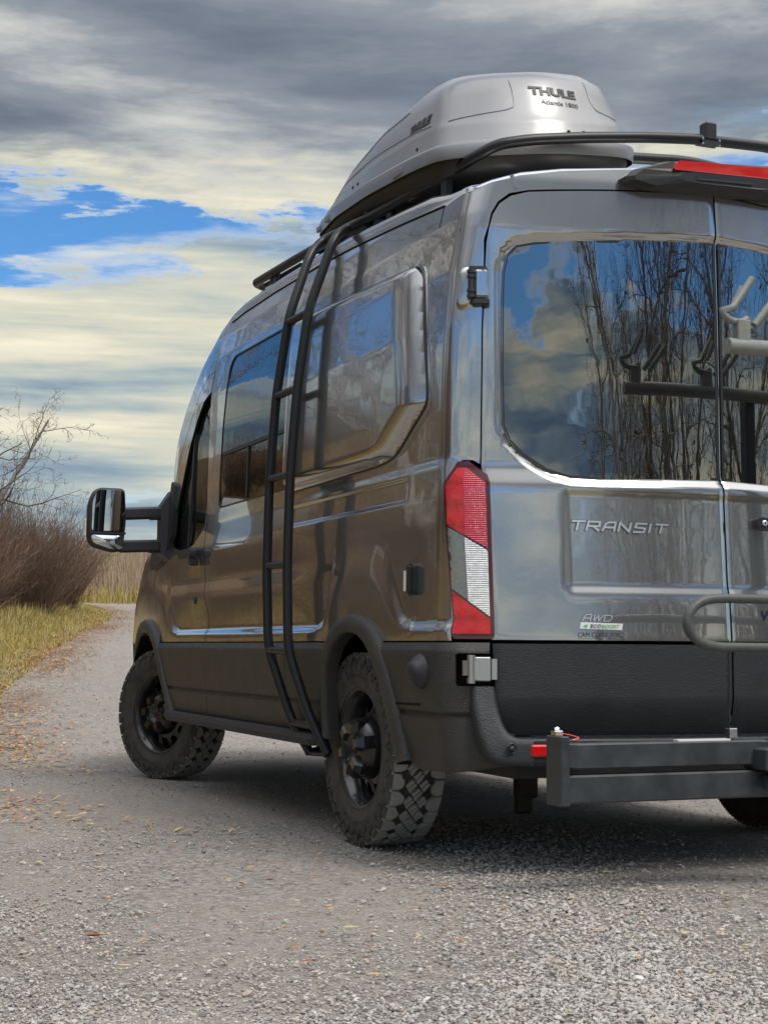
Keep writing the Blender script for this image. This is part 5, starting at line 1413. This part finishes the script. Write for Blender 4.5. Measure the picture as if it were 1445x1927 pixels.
n = 42000; d = rng.uniform(0, 26, n); y = 32.2 + d; x = rng.uniform(-8, 34, n)
blades('reed_bed', x, y, (1.05 + .65 * rng.random(n)) * np.clip(.6 + d * .1, .6, 1.0), .011, .16, RS, 'pinkish brown dry reeds standing beyond the bend of the track', segs=2)
n = 9000; y = 31.4 + 1.6 * rng.random(n); x = rng.uniform(1, 26, n)
blades('reed_edge_grass', x, y, .25 + .3 * rng.random(n), .008, .4, GS, 'short yellow green grass in front of the reeds', segs=2)

# ------------------------------------------------------------------ fallen leaves
LEAFM = tint_mat('fallen_leaf_litter', [(0, (.16, .05, .02)), (.25, (.38, .14, .05)), (.5, (.52, .27, .12)), (.75, (.62, .42, .24)), (1, (.62, .48, .12))], .7, .3)
def litter(name, x, y, s, label):
    m = len(x); sh = np.array([(-1, 0, 0), (-.45, .42, .10), (.35, .40, .14), (1, 0, .05), (.35, -.40, .14), (-.45, -.42, .10)]); P = sh[None] * s[:, None, None] * np.stack([rng.uniform(.8, 1.2, m), rng.uniform(.6, 1.3, m), rng.uniform(.3, 2.6, m)], 1)[:, None]
    a = rng.uniform(0, 2 * PI, m)[:, None]; tx = rng.normal(0, .3, m)[:, None]; px2 = P[..., 0] * np.cos(a) - P[..., 1] * np.sin(a); py2 = P[..., 0] * np.sin(a) + P[..., 1] * np.cos(a); pz = P[..., 2] + px2 * tx
    z = terr(x, y) + .006 + rng.random(m) * .02
    V = np.stack([px2 + x[:, None], py2 + y[:, None], pz + z[:, None]], -1).reshape(-1, 3); f = np.array([(0, 1, 5), (1, 2, 5), (5, 2, 4), (2, 3, 4)]); F = (f[None] + (np.arange(m) * 6)[:, None, None]).reshape(-1, 3)
    o = link(name, mass(name, V, F, LEAFM, tint=np.repeat(np.clip(rng.normal(.5, .25, m), 0, 1), 6))); tag(o, kind='stuff', label=label)


n = 24000; y = -1 + 31 * rng.random(n) ** 1.05; x = verge(y) + rng.normal(.02, .30, n) + np.where(rng.random(n) < .13, rng.random(n) ** 2 * 1.8, 0)
q = np.array([mn.noise((a * .9, b * .5, 3)) for a, b in zip(x, y)]); k = (q + rng.random(n) * .9) > np.interp(y, [-1, 4, 7, 30], [1.05, .75, .30, .25]); x, y = x[k], y[k]
litter('leaf_litter', x, y, rng.uniform(.012, .030, len(x)), 'orange and brown fallen leaves strewn along the grass edge')
n = 260; x, y, d = scatter(n, 3.6, 11); k = x < 1.5; litter('leaf_litter', x[k], y[k], rng.uniform(.008, .016, k.sum()), 'tiny scraps of brown leaf spread over the gravel')

# single leaves in the foreground
def gpt(px, py):
    d = fw + r2 * (px - 722.5) / 2890 - u2 * (py - 963.5) / 2890; t = -CP[2] / d[2]; p = CP + d * t; return p[0], p[1]
LEAVES = [  # x, y, size, colour, turn, curl, label
    (-2.34, -.47, .0270, (.30, .07, .02), .3, 1.4, 'curled dark red-brown leaf on the gravel near the left edge, alone'),
    (-2.62, .77, .0330, (.55, .32, .13), .2, .7, 'tan fallen leaf lying flat at the left edge of the gravel'),
    (-2.40, 1.45, .0260, (.60, .34, .12), 1.0, 1.0, 'light orange leaf left of the tracks below the front wheel'),
    (-2.05, .78, .0300, (.60, .42, .27), .1, .3, 'long pale tan leaf lying flat on the track left of the middle'),
    (-2.23, .98, .0230, (.62, .52, .12), 2.2, .8, 'small yellow leaf on the gravel left of the middle'),
    (-1.12, -.02, .0240, (.50, .24, .10), .6, 1.2, 'small rusty leaf with a pale scrap beside it on the gravel'),
    (-1.66, -.58, .0240, (.62, .55, .22), .1, .3, 'slender pale yellow-green leaf with a thin stalk on the gravel'),
    (-1.83, -1.17, .0235, (.55, .36, .17), .1, .6, 'light brown leaf at the bottom edge left of the middle'),
    (-.46, .08, .0210, (.62, .52, .25), .2, .4, 'pale yellow leaf on the gravel behind the rear wheel'),
    (-.85, -.98, .0230, (.62, .47, .26), .9, .7, 'crumpled tan leaf among pale pebbles in the gravel strip'),
    (.20, -.58, .0250, (.60, .40, .14), .4, .6, 'golden brown leaf resting on a grey stone on the bare dirt'),
    (.44, -.42, .0200, (.60, .50, .26), .2, .5, 'thin pale leaf near the right edge on the bare dirt'),
    (-.55, .55, .0180, (.35, .12, .05), .2, 1.0, 'tiny dark red leaf in the gravel beside the rear wheel'),
    (-1.6, .3, .0180, (.22, .09, .04), .5, 1.2, 'small dark brown leaf in the middle of the gravel'),
]
SH = [(-1, 0), (-.72, .26), (-.35, .44), (.1, .46), (.55, .30), (.82, .12), (1.0, 0), (.82, -.12), (.55, -.30), (.1, -.46), (-.35, -.44), (-.72, -.26)]


# ------------------------------------------------------------------ bare trees and shrubs
def twig_mesh(name, segs, mats, sides_of):
    """segs: list of (p0, p1, r0, r1, mat)"""
    V = []; F = []; MI = []
    P0 = np.array([s[0] for s in segs]); P1 = np.array([s[1] for s in segs]); R0 = np.array([s[2] for s in segs]); R1 = np.array([s[3] for s in segs]); mi_ = np.array([s[4] for s in segs])
    D = P1 - P0; D /= np.linalg.norm(D, axis=1)[:, None] + 1e-9; H = np.where(np.abs(D[:, 2:3]) < .9, np.array([[0, 0, 1.]]), np.array([[1., 0, 0]])); U = np.cross(D, H); U /= np.linalg.norm(U, axis=1)[:, None]; Wv = np.cross(D, U)
    allV = []; allF = []; allM = []; base = 0
    for ns in (3, 7):
        sel = np.where((R0 < sides_of) if ns == 3 else (R0 >= sides_of))[0]
        if len(sel) == 0: continue
        an = np.arange(ns) * 2 * PI / ns; c = np.cos(an)[None, :, None]; s_ = np.sin(an)[None, :, None]
        A = P0[sel][:, None] + R0[sel][:, None, None] * (c * U[sel][:, None] + s_ * Wv[sel][:, None]); B = P1[sel][:, None] + R1[sel][:, None, None] * (c * U[sel][:, None] + s_ * Wv[sel][:, None])
        vv = np.concatenate([A, B], 1).reshape(-1, 3); f = np.array([(i, (i + 1) % ns, ns + (i + 1) % ns, ns + i) for i in range(ns)]); ff = (f[None] + (np.arange(len(sel)) * 2 * ns)[:, None, None]).reshape(-1, 4) + base
        allV.append(vv); allF.append(ff); allM.append(np.repeat(mi_[sel], ns)); base += len(vv)
    return mass(name, np.concatenate(allV), np.concatenate(allF), mats, mi=np.concatenate(allM), smooth=True)


BARK = mat('grey_bark', (.10, .085, .07), .9, bump=(22, .6, .02), noise=(6, .5, (.17, .15, .13)))
TWIG = mat('bare_twig', (.12, .075, .055), .9, noise=(3, .5, (.18, .115, .08)))
PALEB = mat('pale_bark', (.42, .40, .36), .9, bump=(12, .6, .02), noise=(5, .5, (.20, .18, .155)))


def grow(seed, height, lean=0.0, spread=.75, levels=4, trunk_r=.12, first=.3, kids=(9, 6, 5, 4), up=.25, crook=.16, rmin=.0035):
    rg = np.random.default_rng(seed); trunk = []; crown = []
    def limb(p, d, ln, r, lev):
        k = max(3, int(7 - lev)); pts = [np.array(p, float)]; rad = [r]; d = np.array(d, float)
        for i in range(k):
            d = d + rg.normal(0, crook * (1 + .35 * lev), 3) + np.array([0, 0, up * (.35 if lev else .1)]); d /= np.linalg.norm(d); pts.append(pts[-1] + d * ln / k); rad.append(r * (1 - (i + 1) / k * (.72 if lev == 0 else .85)))
        for i in range(k): (trunk if lev == 0 else crown).append((pts[i], pts[i + 1], rad[i], rad[i + 1], 0 if rad[i] > .012 else 1))
        if lev + 1 < levels + 0:
            n_k = kids[min(lev, len(kids) - 1)]
            for j in range(n_k):
                t = (first if lev == 0 else .22) + (1 - (first if lev == 0 else .22)) * (j + rg.random()) / n_k; i = min(int(t * k), k - 1); q = pts[i] + (pts[i + 1] - pts[i]) * (t * k - i)
                dd = (pts[i + 1] - pts[i]); dd /= np.linalg.norm(dd); s_ = rg.normal(0, 1, 3); s_ -= dd * (s_ @ dd); s_ /= np.linalg.norm(s_); ang = spread * rg.uniform(.65, 1.2)
                nd = dd * math.cos(ang) + s_ * math.sin(ang); limb(q, nd, ln * rg.uniform(.30, .50) * (1 - .45 * t if lev == 0 else .95), max(rad[i] * .5, rmin), lev + 1)
    limb((0, 0, 0), (lean, 0, 1), height, trunk_r, 0)
    return trunk, crown


def make_tree(label, cat, x, y, seed, height, group=None, barkm=None, name='bare_tree', rz=0, proto=None, sc=1.0, **kw):
    t = empty(name, (x, y, float(terr(x, y)) - .05)); t.rotation_euler = (0, 0, rz); t.scale = (sc, sc, sc)
    if proto is None:
        a, b = grow(seed, height, **kw); bm_ = barkm or BARK; proto = (twig_mesh('trunk', a, [bm_, TWIG], 0), twig_mesh('crown', b, [bm_, TWIG], .02))
    for nm, me in zip(('trunk', 'crown'), proto):
        o = bpy.data.objects.new(nm, me); COL.objects.link(o); o.parent = t
    tag(t, label, cat, group); return proto


pA = make_tree('bare branching tree rising over the bushes at the left edge of the picture', 'tree', -1.1, 19.0, 11, 6.3, lean=.22, spread=.85, levels=5, trunk_r=.11, kids=(9, 6, 5, 4), up=.12)
make_tree('smaller bare tree with wide low boughs beside the taller bare tree at the left edge', 'tree', -.35, 21.5, 23, 4.6, lean=.55, spread=.8, levels=5, trunk_r=.06, kids=(9, 6, 5, 3), up=.10)
# the grove left of the van and the one behind the camera (seen mirrored in the paint and the glass)
pB = make_tree('tall bare poplar in the grove left of the van', 'tree', -7.5, 13.5, 31, 9.5, 'bare poplars in the grove left of the van', spread=.55, levels=5, trunk_r=.12, kids=(13, 6, 4, 3), up=.35, first=.14, rmin=.006)
pC = make_tree('tall bare poplar in the grove left of the van', 'tree', -9.0, 10.0, 47, 8.0, 'bare poplars in the grove left of the van', spread=.7, levels=5, trunk_r=.13, kids=(12, 6, 5, 3), up=.2, first=.14, barkm=PALEB, rmin=.006)
pD = make_tree('tall bare poplar in the grove left of the van', 'tree', -6.4, 12.0, 63, 8.5, 'bare poplars in the grove left of the van', spread=.65, levels=5, trunk_r=.11, kids=(16, 8, 5, 4), up=.22, first=.06, rmin=.007, barkm=PALEB)
GL = 'tall bare poplar in the grove left of the van'; GG = 'bare poplars in the grove left of the van'
rgt = np.random.default_rng(5)
for i, (x, y) in enumerate([(-5.0, 16.5), (-6.6, 15.2), (-8.6, 12.0), (-10.2, 13.4), (-9.8, 8.2), (-10.8, 6.2), (-10.2, 4.2), (-11.2, 2.0), (-7.2, 17.8), (-9.4, 16.2), (-11.6, 10.4), (-12.6, 7.4), (-12.4, 4.0), (-13.4, 12.2), (-4.2, 19.4), (-12.0, 15.5), (-14.0, 8.6), (-4.0, 15.2), (-6.2, 17.2), (-8.2, 10.2), (-9.0, 6.4), (-9.4, 2.6), (-6.4, 23.0), (-8.0, 22.0), (-9.5, 20.0), (-5.4, 26.0), (-7.2, 25.6), (-10.5, 17.8), (-8.6, 25.0), (-4.6, 28.5), (-6.6, 28.5)]):
    if x > -3.22 + .148 * (y + 4.55) - 7.6: continue
    make_tree(GL, 'tree', x, y, 0, 0, GG, rz=rgt.uniform(0, 6.28), proto=(pB, pC, pD)[i % 3], sc=rgt.uniform(.95, 1.5))
GB, GBG = 'tall bare tree in the grove behind the camera', 'bare trees in the grove behind the camera'
for i, (x, y) in enumerate([(4.6, -15.0), (6.4, -16.5), (8.2, -14.8), (9.6, -17.0), (11.4, -15.4), (13.0, -17.6), (7.4, -19.5), (10.6, -20.5), (14.6, -14.8), (15.8, -18.6), (12.4, -22.0), (5.6, -21.0), (3.4, -18.5), (16.5, -12.0), (9.0, -23.0), (6.9, -14.2)]):
    make_tree(GB, 'tree', x, y, 0, 0, GBG, rz=rgt.uniform(0, 6.28), proto=(pC, pB, pD)[i % 3], sc=rgt.uniform(.85, 1.35))


def shrub(seed, h, w, n=420):
    rg = np.random.default_rng(seed); segs = []
    for i in range(n):
        a = rg.uniform(0, 2 * PI); r0 = w * .25 * math.sqrt(rg.random()); p = np.array([r0 * math.cos(a), r0 * math.sin(a), 0.0]); out = rg.random() ** .8 * .75; a2 = a + rg.normal(0, .5)
        d = np.array([math.cos(a2) * out, math.sin(a2) * out, 1.0]); d /= np.linalg.norm(d); ln = h * rg.uniform(.55, 1.05) * (1 - .22 * out); k = 5; r = rg.uniform(.004, .009)
        for j in range(k):
            d = d + rg.normal(0, .10, 3) + np.array([0, 0, .05]); d /= np.linalg.norm(d); q = p + d * ln / k; segs.append((p, q, r * (1 - j / k * .8), r * (1 - (j + 1) / k * .8), int(rg.random() < .5)))
            if j >= 1:
                for m_ in range(2):
                    s_ = d + rg.normal(0, .42, 3); s_ /= np.linalg.norm(s_); l2 = ln * rg.uniform(.12, .28); q2 = q + s_ * l2 * .5; q3 = q2 + (s_ + np.array([0, 0, .25]) + rg.normal(0, .15, 3)) * l2 * .5; segs.append((q, q2, r * .45, r * .35, 1)); segs.append((q2, q3, r * .35, r * .2, 1))
            p = q
    return segs


SHR1 = mat('reddish_shrub_twig', (.17, .108, .08), .85, noise=(2, .6, (.25, .155, .11)))
SHR2 = mat('brown_shrub_twig', (.20, .135, .095), .85, noise=(2, .6, (.12, .075, .055)))
sm1 = twig_mesh('stems', shrub(3, 2.0, 1.9, 560), [SHR1, SHR2], 1); sm2 = twig_mesh('stems', shrub(9, 1.7, 1.6, 460), [SHR2, SHR1], 1)
SHR = [
    (-1.6, 19.2, 1.25, 'dense reddish brown shrub at the left edge of the picture'),
    (-.1, 21.0, 1.20, 'tall dense twiggy shrub second from the left edge'),
    (1.2, 23.2, 1.15, 'dense rounded twiggy shrub in the middle of the bush row'),
    (2.25, 25.6, 1.05, 'twiggy brown shrub nearest the bend of the track'),
    (.3, 24.6, 1.3, 'tall shrub standing behind the middle of the bush row'),
    (1.5, 27.5, 1.15, 'far shrub at the back of the bush row'),
    (2.9, 29.0, .95, 'last low shrub of the bush row beside the reeds'),
    (-1.2, 22.6, 1.3, 'shrub behind the leftmost bush'),
]
for i, (x, y, s_, lb) in enumerate(SHR):
    o = bpy.data.objects.new('shrub', (sm1, sm2)[i % 2]); COL.objects.link(o); o.location = (x, y, float(terr(x, y)) - .03); o.rotation_euler = (0, 0, i * 1.3); o.scale = (s_, s_, s_ * .95); tag(o, lb, 'shrub', 'leafless shrubs left of the track')
for i in range(16):
    x, y = [(-3.4, 16.2), (-4.6, 14.2), (-5.8, 12.4), (-6.6, 10.4), (-7.4, 8.6), (-7.9, 6.6), (-8.3, 4.4), (-8.6, 2.2), (-2.6, 18.0), (3.4, -13.6), (5.4, -13.2), (7.4, -13.0), (9.4, -12.8), (11.4, -12.6), (13.2, -13.0), (-8.6, 0)][i]
    o = bpy.data.objects.new('shrub', (sm1, sm2)[i % 2]); COL.objects.link(o); o.location = (x, y, float(terr(x, y)) - .03); o.rotation_euler = (0, 0, i * 1.7); s_ = (1.25 if y < -10 else .7) + .05 * (i % 5); o.scale = (s_, s_, s_)
    tag(o, 'low brown shrub at the foot of the surrounding groves', 'shrub', 'shrubs at the foot of the groves')
rgb = np.random.default_rng(77)
for i in range(32):
    y = rgb.uniform(1.5, 26); x = -5.2 + .12 * max(0, y - 4) - rgb.uniform(0, 8)
    _ = [(-4.4, 16.8), (-5.2, 15.4), (-6.2, 13.8), (-7.0, 12.2), (-7.8, 10.8), (-8.6, 9.0), (-9.0, 7.2), (-9.4, 5.2), (-9.6, 3.2), (-3.6, 18.6), (-10.4, 11.8), (-9.0, 14.8), (-7.2, 16.6), (-5.4, 19.4), (-11.0, 5.0), (-10.2, 1.2), (-4.8, 21.2), (-12.2, 9.4)]
    o = bpy.data.objects.new('shrub', (sm2, sm1)[i % 2]); COL.objects.link(o); o.location = (x, y, float(terr(x, y)) - .03); o.rotation_euler = (0, 0, i * 2.1); s_ = .5 + .08 * (i % 5); o.scale = (s_, s_, s_)
    tag(o, 'tall brown thicket between the poplars left of the van', 'shrub', 'thickets between the poplars')
# dead-leaf and grass undergrowth below the groves
n = 42000; x = rng.uniform(-16, -2.6, n); y = rng.uniform(-4, 22, n); k = x < verge(y) - .8; x, y = x[k], y[k]
blades('grove_undergrowth', x, y, .15 + .45 * rng.random(len(x)), .010, .5, [(0, (.10, .05, .025)), (.35, (.22, .115, .05)), (.7, (.36, .23, .09)), (1, (.40, .33, .12))], 'golden brown undergrowth below the grove left of the van', segs=2)

# ------------------------------------------------------------------ hills
def hill(name, d, a0, a1, prof, seed, col, label):
    from mathutils import noise
    V = []; k = 120; m_ = 10
    for j in range(m_):
        for i in range(k):
            t = i / (k - 1); a = a0 + (a1 - a0) * t; dd = d * (1 + .5 * j / m_); hh = float(np.interp(t, *prof)) * math.sin(PI / 2 * (j / (m_ - 1))) + 3 * noise.noise((t * 14, j * .4, seed))
            V.append((math.sin(a) * dd, math.cos(a) * dd, hh + 2))
    F = [(j * k + i, j * k + i + 1, (j + 1) * k + i + 1, (j + 1) * k + i) for j in range(m_ - 1) for i in range(k - 1)]
    mb = MB(); mb.add(V, F, 0, True); o = mb.build(name, mat(name + '_grass', col, .95, noise=(.02, .5, tuple(q * .7 for q in col)))); tag(o, kind='structure')


hill('hills', 520, -1.9, 1.9, ([0, .1, .3, .45, .52, .545, .57, .585, .60, .66, .8, 1], [30, 44, 38, 30, 33, 40, 46, 51, 48, 40, 46, 30]), 2.0, (.33, .25, .19), '')

for (x, y, s_, c_, a_, curl, lb) in LEAVES:
    mb = MB(); ca_, sa = math.cos(a_ + yaw * -1), math.sin(a_ - yaw); V = []
    for u, v in SH + [(0, 0), (.5, 0), (-.5, 0)]:
        zc_ = .006 + s_ * (.28 * curl * (abs(v) * 1.6) ** 1.5 + .12 * curl * u * u); V.append((x + s_ * (u * ca_ - v * sa), y + s_ * (u * sa + v * ca_), float(terr(x, y)) + zc_ + .004))
    F = [(0, 1, 14), (1, 2, 14), (2, 3, 12, 14), (3, 4, 13, 12), (4, 5, 13), (5, 6, 13), (6, 7, 13), (7, 8, 13), (8, 9, 12, 13), (9, 10, 14, 12), (10, 11, 14), (11, 0, 14)]
    mb.add(V, F); o = mb.build('fallen_leaf', mat('leaf', c_, .6, noise=(90, .6, tuple(q * .6 for q in c_)))); 
    mb = MB(); mb.tube([V[0], (V[0][0] - ca_ * s_ * .5, V[0][1] - sa * s_ * .5, V[0][2] + .004)], .0008, 5); st_ = mb.build('stalk', TWIG, o)
    tag(o, lb, 'leaf', 'single leaves on the gravel')
